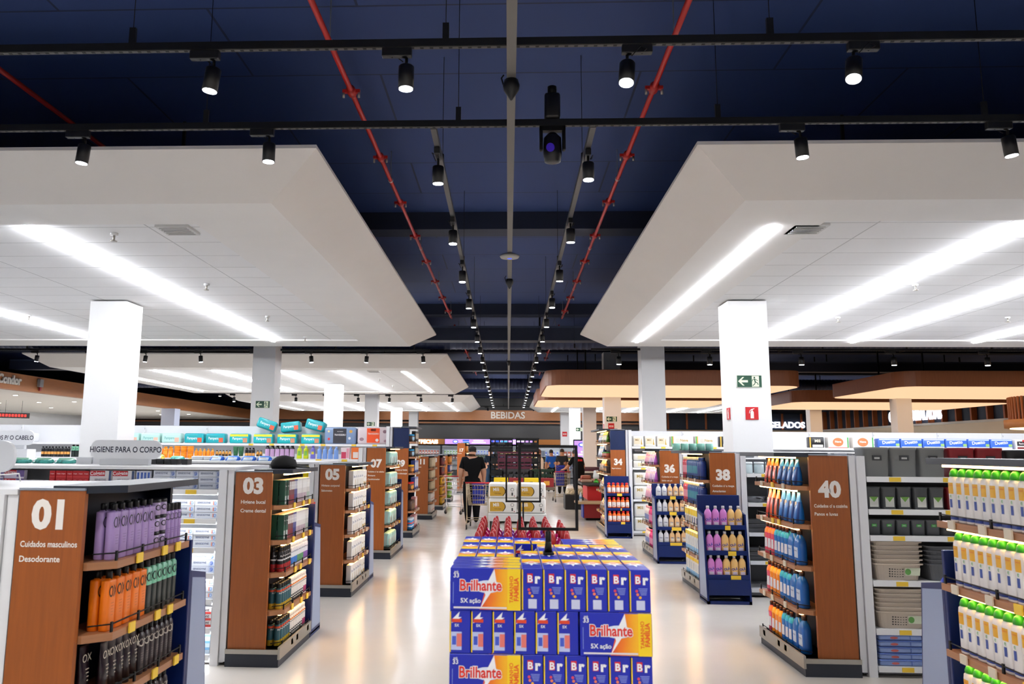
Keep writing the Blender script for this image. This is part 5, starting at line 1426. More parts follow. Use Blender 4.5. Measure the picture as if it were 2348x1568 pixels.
# rounded signs standing on the runs
def sign(x, y, z, w, h, lines, label):
    o = empty('shelf_sign', (x, y, z))
    P = [(a, b) for a, b in rrect(-w / 2, w / 2, 0, h, h * .42, 6)]
    V = [(a, -.012, b + .05) for a, b in P] + [(a, .012, b + .05) for a, b in P]
    n = len(P)
    MB().add(V, [tuple(range(n)), tuple(reversed(range(n, 2 * n)))] + [(k, n + k, n + (k + 1) % n, (k + 1) % n) for k in range(n)], mat('#f2f3f5', .3)).obj('board', o)
    MB().box(-w * .35, w * .35, -.03, .03, 0, .055, mat('#d3d5d8', .35), bev=.004, seg=1).obj('foot', o)
    t = MB().text(lines, h * .42, 0, .05 + h * .36, INK, -.0135, bold=.012, sx=.82)
    t.obj('lettering', o)
    return tag(o, label, 'sign')
sign(-3.36, 7.2, 1.562, .63, .165, 'HIGIENE PARA O CORPO', 'rounded pale sign reading HIGIENE PARA O CORPO on top of run 03')
sign(-6.55, 10.6, 1.68, .75, .19, 'CUIDADOS P/ O CABELO', 'rounded pale sign reading CUIDADOS P/ O CABELO on top of run 05')
MB().box(-6.9, -6.2, 10.5, 10.7, 1.556, 1.679, SHELFWHITE).obj('sign_riser')
tag(bpy.data.objects['sign_riser'], 'white riser under the CUIDADOS P/ O CABELO sign', 'riser')
o_ = sign(-2.99, 4.45, 1.527, .6, .17, 'HIGIENE BUCAL', 'rounded pale sign on top of run 01, only its end in view')
bpy.data.objects.remove([c for c in o_.children if c.name.startswith('lettering')][0])
# black cap left on top of display 03
cp_ = MB().loft([(0, .1, .12), (.03, .115, .125), (.07, .1, .11), (.1, .06, .07), (.11, .02, .02)], mat('#08080a', .85), n=22).obj('baseball_cap', None, (-1.97, 7.25, 1.544), -.15)
MB().add([(.07, -.09, .012), (.2, -.06, .006), (.24, 0, .004), (.2, .06, .006), (.07, .09, .012), (.07, -.09, .026), (.2, -.06, .016), (.24, 0, .012), (.2, .06, .016), (.07, .09, .026)],
         [(4, 3, 2, 1, 0), (5, 6, 7, 8, 9), (0, 1, 6, 5), (1, 2, 7, 6), (2, 3, 8, 7), (3, 4, 9, 8), (4, 0, 5, 9)], mat('#08080a', .85)).obj('visor', cp_)
tag(cp_, 'black cloth cap left on top of the display numbered 03', 'cap')

# ------------------------------------------------------------------ promotional stack in the main aisle
BLUE_P = mat('#0a1fa8', .38)
SUN = mat('#f08a10', .38, kind='sunburst')
YEL = mat('#f6d012', .38)
BW, BD, BH = .253, .0732, .147
def b_deterg():
    w, d, h = BW, BD, BH
    m = MB().box(-w / 2, w / 2, -d / 2, d / 2, 0, h, BLUE_P, bev=.0015, seg=1)
    WH = mat('#f4f4f6', .45)
    RD = mat('#d8291c', .45)
    def X(t): return -w / 2 + t * w
    for sgn in (1, -1):
        M = Matrix.Identity(4) if sgn > 0 else Matrix.Rotation(PI, 4, 'Z')
        y = -d / 2 - .0006
        m.poly([(X(a), h * b) for a, b in ((.42, .02), (.81, .02), (.81, .98), (.62, .98), (.5, .5))], SUN, y, M)
        m.quad(X(.81), X(.995), .01 * h, .99 * h, YEL, y, M)
        m.poly([(X(a), h * b) for a, b in ((.625, .98), (.515, .62), (.45, .6), (.5, .36), (.42, .02), (.585, .44), (.55, .5), (.66, .6))], WH, y - .0004, M)
        m.disc(X(.53), .56 * h, .05, .022, mat('#dfe8fa', .5), y - .0002, M=M)
        m.text('Brilhante', .052, X(.43), .47 * h, WH, y - .0009, bold=.07, sx=.8, M=M)
        m.text('Brilhante', .052, X(.43), .47 * h, RD, y - .0014, bold=.025, sx=.8, M=M)
        m.text('5X ação', .022, X(.29), .18 * h, WH, y - .0009, bold=.02, M=M)
        m.text('até', .012, X(.085), .88 * h, WH, y - .0009, bold=.01, M=M).text('33', .022, X(.085), .77 * h, WH, y - .0009, bold=.02, M=M)
        m.quad(X(.04), X(.047), .16 * h, .66 * h, mat('#8ea0e0', .5), y - .0006, M)
        m.quad(X(.05), X(.8), .045 * h, .085 * h, mat('#e6dfe2', .5), y - .0008, M)
        m.text('TAMANHO', .021, X(.885), .42 * h, mat('#e8650e', .5), y - .0009, bold=.03, vert=True, M=M) if False else None
        m.text('TAMANHO', .0185, X(.89), .5 * h, mat('#e8650e', .5), y - .0009, bold=.02, vert=True, M=M)
        m.text('FAMÍLIA', .0225, X(.965), .5 * h, mat('#e8650e', .5), y - .0009, bold=.04, vert=True, M=M)
    # narrow sides: -X side reads Br, +X side carries the bolt
    A = Matrix.Rotation(-PI / 2, 4, 'Z')
    y = -w / 2 - .0006
    m.quad(-d / 2, -d / 2 + .004, 0.004, h - .004, YEL, y, A)
    m.box(-.018, .002, -.0003, .0003, .66 * h, .88 * h, mat('#cf2130', .5), M=A @ Matrix.Translation((0, y - .0004, 0)))
    m.text('B', .034, -.008, .68 * h, WH, y - .0012, bold=.03, M=A).text('r', .046, .018, .66 * h, WH, y - .0012, bold=.05, M=A)
    for k in range(5):
        m.quad(-.006 + .002 * k, .026 - .001 * k, (.55 - .035 * k) * h, (.565 - .035 * k) * h, mat('#8c9be4', .5), y - .0005, A)
    m.disc(-.012, .5 * h, .005, .005, mat('#d8405a', .5), y - .0005, 12, A).disc(-.009, .42 * h, .005, .005, mat('#e87a4a', .5), y - .0005, 12, A).disc(.0, .35 * h, .005, .005, mat('#f0b42a', .5), y - .0005, 12, A)
    m.quad(-.014, .016, .06 * h, .28 * h, mat('#c9cde6', .5), y - .0005, A)
    A = Matrix.Rotation(PI / 2, 4, 'Z')
    m.quad(-d / 2, -d / 2 + .004, 0.004, h - .004, YEL, y, A)
    m.poly([(-.03, .78 * h), (-.002, .97 * h), (-.006, .84 * h), (.006, .84 * h), (-.03, .7 * h)], WH, y - .0004, A)
    m.quad(-.03, .006, .72 * h, .8 * h, mat('#d8401c', .5), y - .0007, A)
    m.text('5X', .013, -.012, .62 * h, WH, y - .0008, bold=.02, M=A)
    m.quad(-.032, .006, .08 * h, .5 * h, mat('#b9c2ea', .5), y - .0005, A).quad(-.012, .006, .16 * h, .46 * h, mat('#e0746a', .5), y - .0008, A).quad(-.028, -.014, .2 * h, .4 * h, mat('#3a52c0', .5), y - .0008, A)
    # printed top: blue, white burst, orange to yellow
    z = h + .0006
    def T(pts, mt, dz=0):
        m.add([(X(a), -d / 2 + b * d, z + dz) for a, b in pts], [tuple(range(len(pts)))], mt)
    T([(.55, .03), (.81, .03), (.81, .97), (.55, .97)], SUN)
    T([(.81, .03), (.99, .03), (.99, .97), (.81, .97)], YEL)
    T([(.38, .03), (.5, .3), (.56, .03), (.62, .3), (.7, .5), (.62, .7), (.56, .97), (.5, .7), (.38, .97), (.44, .6), (.25, .5), (.44, .4)], mat('#e9ecf6', .5), .0005)
    T([(.5, .36), (.74, .36), (.74, .64), (.5, .64)], mat('#eeb0a0', .5), .0008)
    return m.obj('detergent_box')
BUILD['deterg'] = b_deterg
SX, SY = -.212, 3.07
def box_big(x, y, z, lab): put('deterg', (x + BW / 2, y + BD / 2, z), 0, lab, 'box', 'detergent boxes of the promotional stack')
def box_nar(x, y, z, lab, rz=PI / 2): put('deterg', (x + BD / 2, y + BW / 2, z), rz, lab, 'box', 'detergent boxes of the promotional stack')
G_ = .0008
lvl = ['bottom', 'third from the top', 'second from the top', 'top']
PLZ = 1.3 - 4 * (BH + .001)
o = empty('display_plinth', (SX + .355, SY + .51, 0))
MB().box(-.34, .34, -.49, .49, .09, PLZ - .001, mat('#1a2f9a', .5), bev=.01, seg=1).obj('body', o)
MB().box(-.3, .3, -.45, .45, 0, .09, mat('#7a5a3a', .6)).obj('foot', o)
tag(o, 'blue plinth hidden under the stack of detergent boxes', 'plinth')
for L_ in range(4):
    z = PLZ + L_ * (BH + .001)
    top = L_ == 3
    even = (L_ % 2 == 1)
    lv = lvl[L_] + ' layer'
    xr = SX + BW + .004
    if even:
        for k in range(4):
            box_big(SX + .004 * (k % 2), SY + k * (BD + .0034), z, 'detergent box, broad side out, %s row from the front, %s' % (od(k), lv))
        for k in range(6):
            box_nar(xr + k * (BD + .0034), SY + .004, z, 'detergent box, narrow side out, %s along the front, %s' % (od(k), lv))
    else:
        for k in range(6):
            box_nar(SX + k * (BD + .0034), SY + .004, z, 'detergent box, narrow side with bolt, %s along the front, %s' % (od(k), lv), -PI / 2)
        xb_ = SX + 6 * (BD + .0034) + .002
        for k in range(4):
            box_big(xb_, SY + k * (BD + .0034), z, 'detergent box, broad side out, %s row from the front, %s' % (od(k), lv))
    y2 = SY + .31
    if top:
        for r, n0 in ((0, 0), (1, 0)):
            for k in range(3):
                box_nar(SX + .004 + k * (BD + .004), y2 + r * (BW + .003), z, 'detergent box on the odd-numbered side, %s column, %s row behind the broad boxes' % (od(k), od(r)), -PI / 2)
        for k in range(6):
            box_nar(xr + k * (BD + .0034), SY + .004 + BW + .004, z, 'detergent box, narrow end first, %s along the second row, top layer' % od(k))
        for k in range(6):
            if k != 0: box_nar(xr + k * (BD + .0034), SY + .004 + 2 * (BW + .004), z, 'detergent box, narrow end first, %s along the third row, top layer' % od(k))
        for k in range(5):
            box_nar(SX + k * (BD + .005), SY + .825 if k < 3 else SY + .785, z, 'detergent box, narrow end first, %s along the back row, top layer' % od(k), -PI / 2)
        for k in range(3):
            box_big(xr + .2, SY + .785 + k * (BD + .0034), z, 'detergent box lying crosswise at the back, %s of three, top layer' % od(k))
    else:
        for r in range(2):
            for k in range(3):
                box_nar(SX + .004 + k * (BD + .0034), y2 + r * (BW + .003), z, 'detergent box on the odd-numbered flank, %s column, %s row, %s' % (od(k), od(r), lv))
        for r in range(2):
            for k in range(3):
                box_nar(SX + .463 + k * (BD + .0034), y2 + .006 + r * (BW + .002), z, 'detergent box on the even-numbered flank, %s column, %s row, %s' % (od(k), od(r), lv))
        for k in range(8):
            box_nar(SX + .002 + k * (BD + .0085), y2 + 2 * (BW + .005), z, 'detergent box, %s along the back, %s' % (od(k), lv))
        for r in range(2):
            for k in range(2):
                box_nar(SX + .236 + k * (BD + .02), y2 + .006 + r * (BW + .002), z, 'detergent box inside the stack, %s column, %s row, %s' % (od(k), od(r), lv))

def poster_stand(x, y, z0, w, h, zb, label):
    o = empty('poster_stand', (x, y, z0))
    FM = mat('#060607', .5, spec=.25)
    t = .012
    f = MB()
    f.box(-w / 2, w / 2, -.006, .006, zb - z0, zb - z0 + t, FM).box(-w / 2, w / 2, -.006, .006, zb - z0 + h - t, zb - z0 + h, FM)
    f.box(-w / 2, -w / 2 + t, -.006, .006, zb - z0 + t, zb - z0 + h - t, FM).box(w / 2 - t, w / 2, -.006, .006, zb - z0 + t, zb - z0 + h - t, FM)
    f.obj('frame', o)
    MB().cyl(.006, .03, zb - z0, FM, 10).cyl(.012, .02, .09, FM, 12).obj('pole', o)
    MB().box(-.022, .022, -.03, .03, 0, .008, FM, bev=.002, seg=1).cyl(.017, .008, .05, FM, 14, .012).obj('foot', o)
    return tag(o, label, 'sign holder', None)
poster_stand(.158, 3.47, 1.302, .245, .345, 1.395, 'larger empty black poster frame standing on the detergent boxes')

# red-capped bottles behind the boxes
def b_redcap():
    def f(col, name='fabric_bottle'):
        m = MB().loft([(0, .03, .03), (.01, .035, .035), (.09, .035, .035), (.12, .031, .031), (.15, .036, .036), (.18, .034, .034), (.2, .02, .02), (.206, .014, .014)], mat(col, .06, spec=1.0), n=18)
        o = m.obj(name)
        MB().loft([(.202, .0185, .0185), (.225, .0185, .0185), (.262, .011, .011), (.272, .006, .006)], mat('#a30c12', .28), n=16).obj('cap', o)
        return o
    return f
BUILD['rc_mag'] = lambda: b_redcap()('#b01a5e')
BUILD['rc_pur'] = lambda: b_redcap()('#6a2a9a')
o = empty('display_table', (.06, 4.95, 0))
MB().box(-.32, .32, -.68, .75, .98, 1.03, mat('#d9d9da', .5)).obj('table_top', o)
for x in (-.29, .26):
    for y in (-.65, .7):
        MB().box(x, x + .03, y, y + .03, 0, .98, mat('#8b8e92', .4)).obj('leg', o)
tag(o, 'low table carrying the rows of red-capped bottles behind the detergent boxes', 'table')
for c in range(7):
    for r in range(10):
        if c == 6 and r > 7: continue
        x = -.165 + c * .076 + (.01 if r % 2 else 0)
        y = 4.34 + r * .115
        if abs(y - 4.5) < 0: continue
        put('rc_pur' if c % 3 == 2 else 'rc_mag', (x, y, 1.031), random.uniform(0, 6), '%s bottle with red pointed cap, %s column, %s from the front' % ('purple' if c % 3 == 2 else 'magenta', od(c), od(r)), 'bottle', 'red-capped bottles behind the detergent boxes')
poster_stand(.095, 5.85, 1.1, .245, .33, 1.36, 'smaller empty black poster frame behind the red-capped bottles')
o = MB().box(-.05, .05, -.05, .05, 1.0305, 1.0995, mat('#1a1a1c', .5), bev=.004, seg=1).obj('frame_riser', None, (.095, 5.85, 0)) if False else None
o = empty('side_table', (.1, 5.95, 0))
MB().box(-.25, .25, -.2, .2, 1.06, 1.098, mat('#d9d9da', .5)).obj('table_top', o)
for x in (-.22, .19):
    for y in (-.17, .14):
        MB().box(x, x + .03, y, y + .03, 0, 1.06, mat('#8b8e92', .4)).obj('leg', o)
tag(o, 'small table with the smaller poster frame behind the red-capped bottles', 'table')

# toilet paper stack and what stands behind it
o = empty('display_table', (.1, 11.05, 0))
MB().box(-.37, .37, -.3, .5, .82, .915, mat('#d4d4d4', .45), bev=.005, seg=1).obj('table_top', o)
MB().box(-.36, .36, .45, .48, 0, .82, mat('#c9c9c9', .5)).obj('back_panel', o)
for s_ in (-1, 1):
    MB().box(s_ * .36 - .01, s_ * .36 + .01, -.28, .44, 0, .82, mat('#c9c9c9', .5)).obj('side_panel', o)
MB().box(-.345, .345, -.27, .44, .56, .585, mat('#c9c9c9', .5)).obj('shelf', o)
tag(o, 'white display table under the stacked toilet paper in the main aisle', 'table')
for l_ in range(2):
    for c in range(2):
        put('mili_big', (-.083 + .366 * c, 10.93, .917 + .192 * l_), 0, 'white and gold toilet paper pack, %s tier, closer to the %s displays' % (('lower', 'upper')[l_], ('odd-numbered', 'even-numbered')[c]), 'paper pack', 'toilet paper packs on the aisle table')
BUILD['mili_mini'] = mili('toilet_paper_pack', .19, .2, .2)
for c in range(3):
    put('mili_mini', (-.13 + .22 * c, 10.9, .586), 0, 'small toilet paper pack under the aisle table, %s from the odd-numbered side' % od(c), 'paper pack', 'toilet paper packs under the aisle table')
BUILD['crt_yel'] = carton('biscuit_carton', .2, .2, .12, '#f0cc12', quads=[(-.1, .1, .1, .6, '#5a3a1a')])
BUILD['crt_red'] = carton('biscuit_carton', .2, .2, .12, '#8a1a1c', quads=[(-.2, .2, .2, .7, '#e0a03a')])
o = empty('display_table', (.2, 12.1, 0))
MB().box(-.44, .44, -.25, .25, 1.16, 1.2, mat('#6a5a4a', .5)).obj('table_top', o)
for x in (-.3, .27):
    for y in (-.22, .19):
        MB().box(x, x + .03, y, y + .03, 0, 1.16, mat('#55504a', .4)).obj('leg', o)
tag(o, 'dark table behind the toilet paper carrying yellow and red cartons', 'table')
for k in range(4):
    put('crt_yel' if k % 2 == 0 else 'crt_red', (-.12 + .215 * k, 12.0, 1.201), 0, '%s carton behind the toilet paper, %s in the row' % ('yellow' if k % 2 == 0 else 'dark red', od(k)), 'carton', 'cartons behind the toilet paper')

def crate(name, w, d, h, col, logo=None):
    def f():
        m = MB()
        C_ = mat(col, .5)
        m.box(-w / 2 + .01, w / 2 - .01, -d / 2 + .01, d / 2 - .01, 0, .012, C_)
        for (x0, x1, y0, y1) in ((-w / 2, w / 2, -d / 2, -d / 2 + .014), (-w / 2, w / 2, d / 2 - .014, d / 2), (-w / 2, -w / 2 + .014, -d / 2, d / 2), (w / 2 - .014, w / 2, -d / 2, d / 2)):
            m.box(x0, x1, y0, y1, 0, h * .28, C_).box(x0, x1, y0, y1, h * .42, h * .62, C_).box(x0, x1, y0, y1, h * .8, h, C_)
            lx, ly = x1 - x0, y1 - y0
            n = 5
            for k in range(n + 1):
                t = k / n
                if lx > ly: cx = x0 + t * (lx - .014); m.box(cx, cx + .014, y0, y1, h * .28, h * .8, C_)
                else: cy = y0 + t * (ly - .014); m.box(x0, x1, cy, cy + .014, h * .28, h * .8, C_)
        m.box(-w / 2 - .01, w / 2 + .01, -d / 2 - .01, -d / 2 + .006, h - .02, h, C_).box(-w / 2 - .01, w / 2 + .01, d / 2 - .006, d / 2 + .01, h - .02, h, C_)
        o = m.obj(name)
        if logo:
            MB().quad(-w * .16, w * .16, h * .42, h * .62, mat(logo, .5), -d / 2 - .001).obj('emblem', o)
        return o
    return f
BUILD['crate_black'] = crate('plastic_crate', .38, .5, .195, '#08090a', '#3a3c3e')
BUILD['crate_wide'] = crate('plastic_crate', .52, .36, .13, '#5a2034')
BUILD['crate_grey'] = crate('plastic_crate', .42, .36, .2, '#3a3b3e')
BUILD['crate_blue'] = crate('plastic_crate', .42, .3, .22, '#1c2f9a')
BUILD['crate_green'] = crate('plastic_crate', .32, .3, .2, '#14301e')
def dolly(x, y, w, d, lab):
    o = empty('crate_dolly', (x, y, 0))
    MB().box(-w / 2, w / 2, -d / 2, d / 2, .12, .15, mat('#2a2a2c', .5)).obj('deck', o)
    for a in (-1, 1):
        for b in (-1, 1):
            MB().cyl(.05, -.015, .015, BLACK, 14, M=Matrix.Translation((a * (w / 2 - .06), b * (d / 2 - .07), .052)) @ Matrix.Rotation(PI / 2, 4, 'Y')).box(a * (w / 2 - .06) - .02, a * (w / 2 - .06) + .02, b * (d / 2 - .07) - .02, b * (d / 2 - .07) + .02, .09, .12, STEEL).obj('wheel', o)
    return tag(o, lab, 'dolly')
dolly(-.135, 14.2, .42, .54, 'dolly under the tall stack of black crates')
for k in range(9):
    if .15 + .196 * k > 1.75: break
    put('crate_black', (-.135, 14.2, .151 + .196 * k), 0, 'black plastic crate, %s from the floor in the tall stack' % od(k), 'crate', 'tall stack of black crates')
dolly(.3, 14.3, .42, .54, 'dolly under the shorter-fronted stack of black crates')
for k in range(9):
    put('crate_black', (.3, 14.3, .151 + .196 * k), 0, 'black plastic crate, %s from the floor in the stack nearer the even side' % od(k), 'crate', 'second stack of black crates')
for k, (kd, x, y, z, lb) in enumerate((('crate_grey', .1, 13.2, 1.22, 'grey crate between the black stacks and the cartons'), ('crate_wide', .08, 13.2, 1.425, 'lower purple crate on the grey crate'), ('crate_wide', .08, 13.2, 1.556, 'upper purple crate on the grey crate'), ('crate_green', .52, 13.15, 1.22, 'dark green crate beside the grey crate'))):
    put(kd, (x, y, z), 0, lb, 'crate')
o = empty('crate_table', (.25, 13.2, 0))
MB().box(-.45, .45, -.25, .25, 1.17, 1.218, mat('#2a2a2c', .5)).obj('table_top', o)
for x in (-.28, .25):
    for y in (-.22, .19):
        MB().box(x, x + .03, y, y + .03, 0, 1.17, mat('#2a2a2c', .4)).obj('leg', o)
tag(o, 'dark table carrying the grey and purple crates', 'table')

# ------------------------------------------------------------------ shopping carts
def b_cart(metal='#b9a88a'):
    o = empty('shopping_cart')
    MT = mat(metal, .3, metal=.8)
    m = MB()
    w0, w1, y0, y1, z0, z1 = .2, .26, -.4, .45, .52, .95
    def c(s, y, z):
        t = (z - z0) / (z1 - z0)
        ww = w0 + (w1 - w0) * t
        k = (y - y0) / (y1 - y0)
        return (s * ww * (1 - .12 * k), y, z)
    for z in (z0, .63, .74, .85, z1):
        r = .006 if z < z1 else .009
        ya = y0 + .0
        m.tube([c(-1, ya, z), c(-1, y1, z), c(1, y1, z), c(1, ya, z), c(-1, ya, z)], r, MT, 5)
    for k in range(11):
        y = y0 + (y1 - y0) * k / 10
        m.tube([c(-1, y, z1), c(-1, y, z0), c(1, y, z0), c(1, y, z1)], .0035, MT, 4)
    for k in range(1, 8):
        t = -1 + 2 * k / 8
        m.tube([(c(1, y0, z1)[0] * t, y0, z1), (c(1, y0, z0)[0] * t, y0, z0), (c(1, y1, z0)[0] * t, y1, z0), (c(1, y1, z1)[0] * t, y1, z1)], .0035, MT, 4)
    m.obj('wire_basket', o)
    f = MB()
    for s in (-1, 1):
        f.tube([(s * .25, y0 - .06, 1.0), (s * .24, y0 - .02, .6), (s * .235, y0 + .02, .3), (s * .23, y0 + .1, .2), (s * .2, y1 - .05, .14)], .011, MT, 8)
        f.tube([(s * .235, y0 + .02, .3), (s * .24, y0 - .02, .12)], .011, MT, 8)
    f.tube([(-.2, y1 - .06, .145), (.2, y1 - .06, .145)], .01, MT, 6).tube([(-.235, y0 + .05, .25), (.235, y0 + .05, .25)], .008, MT, 6)
    f.obj('frame', o)
    MB().tube([(-.27, y0 - .07, 1.0), (.27, y0 - .07, 1.0)], .016, mat('#b01820', .4), 10).obj('handle', o)
    for (x, y) in ((-.24, y0 - .02), (.24, y0 - .02), (-.19, y1 - .06), (.19, y1 - .06)):
        MB().cyl(.052, -.014, .014, mat('#1b1b1d', .5), 16, M=Matrix.Translation((x, y, .054)) @ Matrix.Rotation(PI / 2, 4, 'Y')).box(x - .018, x + .018, y - .012, y + .012, .05, .135, STEEL).obj('wheel', o)
    return o
BUILD['cart'] = b_cart
BUILD['cart_silver'] = lambda: b_cart('#c6c9cc')
put('cart', (-.69, 18.75, 0), 0, 'gold-tinted cart with red handle holding blue crates, beside the toilet paper stack', 'cart')
put('cart_silver', (-1.3, 22.9, 0), -.5, 'silver cart standing beyond the display numbered 09', 'cart')
put('cart', (1.72, 28.6, 0), .12, 'gold-tinted cart of blue crates pushed by the person in the black LIDER shirt', 'cart')
for i, (x, y, z) in enumerate(((-.69, 18.85, .532), (-.69, 18.85, .755), (1.72, 28.7, .532), (1.72, 28.7, .755), (1.73, 28.7, .978))):
    put('crate_blue', (x, y, z), PI / 2, ('lower blue crate in the cart by the toilet paper', 'upper blue crate in the cart by the toilet paper', 'bottom blue crate in the farther cart', 'middle blue crate in the farther cart', 'topmost blue crate heaped above the farther cart')[i], 'crate', None).scale = (.82, .92, 1)

# ------------------------------------------------------------------ people
def person(label, loc, rz, J, shirt, pants, skin, hair, height=1.76, sleeves=.45, cap=False, text=None, vest=None, girth=1.0):
    """J: joint overrides in metres for a 1.76 m figure facing +Y"""
    k = height / 1.76
    P = dict(pel=(0, 0, .96), spi=(0, .0, 1.12), che=(0, -.01, 1.32), nek=(0, -.01, 1.47), jaw=(0, .01, 1.56), hed=(0, .02, 1.64), top=(0, .01, 1.715),
             shl=(-.175, -.01, 1.41), ell=(-.235, -.03, 1.14), wrl=(-.24, .08, .92), hal=(-.24, .11, .86),
             shr=(.175, -.01, 1.41), elr=(.235, -.03, 1.14), wrr=(.24, .08, .92), har=(.24, .11, .86),
             hil=(-.09, 0, .9), knl=(-.1, .02, .5), anl=(-.105, -.03, .09), tol=(-.11, .12, .035),
             hir=(.09, 0, .9), knr=(.1, .02, .5), anr=(.105, -.03, .09), tor=(.11, .12, .035))
    P.update(J)
    R = dict(pel=(.155, .115), spi=(.16, .115), che=(.175, .12), nek=(.058, .058), jaw=(.07, .075), hed=(.078, .095), top=(.055, .065),
             shl=(.075, .075), ell=(.044, .044), wrl=(.03, .03), hal=(.032, .026), shr=(.075, .075), elr=(.044, .044), wrr=(.03, .03), har=(.032, .026),
             hil=(.105, .105), knl=(.08, .08), anl=(.058, .058), tol=(.04, .032), hir=(.105, .105), knr=(.08, .08), anr=(.058, .058), tor=(.04, .032))
    for n_ in ('pel', 'spi', 'che', 'shl', 'shr', 'hil', 'hir', 'ell', 'elr', 'knl', 'knr'): R[n_] = (R[n_][0] * girth, R[n_][1] * girth)
    E = [('pel', 'spi'), ('spi', 'che'), ('che', 'nek'), ('nek', 'jaw'), ('jaw', 'hed'), ('hed', 'top'), ('che', 'shl'), ('shl', 'ell'), ('ell', 'wrl'), ('wrl', 'hal'), ('che', 'shr'), ('shr', 'elr'), ('elr', 'wrr'), ('wrr', 'har'),
         ('pel', 'hil'), ('hil', 'knl'), ('knl', 'anl'), ('anl', 'tol'), ('pel', 'hir'), ('hir', 'knr'), ('knr', 'anr'), ('anr', 'tor')]
    for sd in 'lr':
        h, w = Vector(P['ha' + sd]), Vector(P['wr' + sd])
        d = (h - w).normalized()
        side = d.cross(Vector((0, 0, 1)))
        side = side.normalized() if side.length > .1 else Vector((1, 0, 0))
        for i in range(4):
            off = side * (-.024 + .016 * i)
            ln = (.062, .074, .07, .054)[i]
            P['f%d%s' % (i, sd)] = tuple(h + off + d * (.03 + ln * .5)); P['g%d%s' % (i, sd)] = tuple(h + off + d * (.025 + ln * .9) + Vector((0, 0, -.02)))
            R['f%d%s' % (i, sd)] = (.009, .009); R['g%d%s' % (i, sd)] = (.008, .008)
            E += [('ha' + sd, 'f%d%s' % (i, sd)), ('f%d%s' % (i, sd), 'g%d%s' % (i, sd))]
        P['t' + sd] = tuple(w + d * .03 + side * (-.04 if sd == 'r' else .04)); P['u' + sd] = tuple(w + d * .065 + side * (-.05 if sd == 'r' else .05))
        R['t' + sd] = (.011, .011); R['u' + sd] = (.009, .009)
        E += [('wr' + sd, 't' + sd), ('t' + sd, 'u' + sd)]
    names = list(P)
    me = bpy.data.meshes.new('person')
    me.from_pydata([tuple(Vector(P[n]) * k) for n in names], [(names.index(a), names.index(b)) for a, b in E], [])
    o = bpy.data.objects.new('person', me)
    COL.objects.link(o)
    md = o.modifiers.new('skin', 'SKIN')
    sv = me.skin_vertices[0].data
    for i, n in enumerate(names):
        sv[i].radius = (R[n][0] * k * (1 if n[0] in 'fgtu' and n not in ('tol', 'tor', 'top') else 1.2), R[n][1] * k * (1 if n[0] in 'fgtu' and n not in ('tol', 'tor', 'top') else 1.2))
        sv[i].use_root = n == 'pel'
    md.use_smooth_shade = True
    o.modifiers.new('sub', 'SUBSURF').levels = 2
    o.modifiers['sub'].render_levels = 2
    dg = bpy.context.evaluated_depsgraph_get()
    nm = bpy.data.meshes.new_from_object(o.evaluated_get(dg))
    o.modifiers.clear()
    o.data = nm
    bpy.data.meshes.remove(me)
    nm.materials.clear()
    for c_ in (skin, shirt, pants, '#141416'):
        nm.materials.append(mat(c_, .85 if c_ != skin else .6, spec=.12 if c_ != skin else .35))
    segs = [(Vector(P[a]) * k, Vector(P[b]) * k, a, b) for a, b in E]
    for f in nm.polygons:
        c = f.center
        best, bi = 1e9, None
        for (a, b, na, nb) in segs:
            ab = b - a
            t = max(0, min(1, (c - a).dot(ab) / max(ab.length_squared, 1e-9)))
            d = (c - a - ab * t).length
            if d < best: best, bi = d, (na, nb, t)
        na, nb, t = bi
        mi = 0
        if na in ('pel', 'spi', 'che') and nb in ('spi', 'che', 'shl', 'shr'): mi = 1
        elif (na, nb) == ('che', 'nek'): mi = 1 if t < .93 else 0
        elif na in ('shl', 'shr'): mi = 1 if t < sleeves * 1.6 else 0
        elif na in ('ell', 'elr'): mi = 1 if sleeves > .9 else 0
        elif na in ('hil', 'hir', 'knl', 'knr') or nb in ('hil', 'hir'): mi = 2
        elif na in ('anl', 'anr'): mi = 3
        if mi == 1 and c.z < .94 * k: mi = 2
        if mi == 2 and c.z < .1 * k: mi = 3
        f.material_index = mi
        f.use_smooth = True
    H, Tp, Jw = Vector(P['hed']) * k, Vector(P['top']) * k, Vector(P['jaw']) * k
    hm = MB().loft([(-.055, .066, .05, 2, 0, -.035), (-.02, .083, .078, 2, 0, -.022), (.03, .086, .098, 2, 0, -.008), (.075, .074, .085, 2, 0, -.002), (.105, .045, .05, 2, 0, 0), (.115, .012, .014, 2, 0, 0)], mat(hair, .8), n=20)
    ho = hm.obj('hair', o, tuple(H))
    fm = MB()
    for s in (-1, 1):
        fm.loft([(-.03, .006, .012), (0, .011, .02), (.03, .007, .014)], mat(skin, .55), n=10, M=Matrix.Translation((s * .083, .01, 0)))
    fm.loft([(-.03, .011, .014), (-.02, .014, .022), (.02, .006, .01)], mat(skin, .55), n=10, M=Matrix.Translation((0, .1, -.005)))
    fm.obj('nose_and_ears', o, tuple(H - Vector((0, 0, .01))))
    for s in (-1, 1):
        MB().loft([(-.006, .004, .003), (0, .009, .005), (.006, .004, .003)], mat('#1c1614', .3), n=10).obj('eye', o, tuple(H + Vector((s * .032, .09, .012))))
    MB().box(-.022, .022, -.003, .003, -.003, .003, mat('#8a4a42', .5)).obj('mouth', o, tuple(H + Vector((0, .088, -.05))))
    if cap:
        c_ = MB().loft([(.02, .092, .105), (.06, .092, .103), (.1, .07, .078), (.118, .02, .022)], mat('#0e0e10', .8), n=20)
        c_.loft([(.02, .07, .07, 2, 0, .1), (.028, .07, .07, 2, 0, .1)], mat('#0e0e10', .8), n=16)
        c_.obj('cap', o, tuple(H))
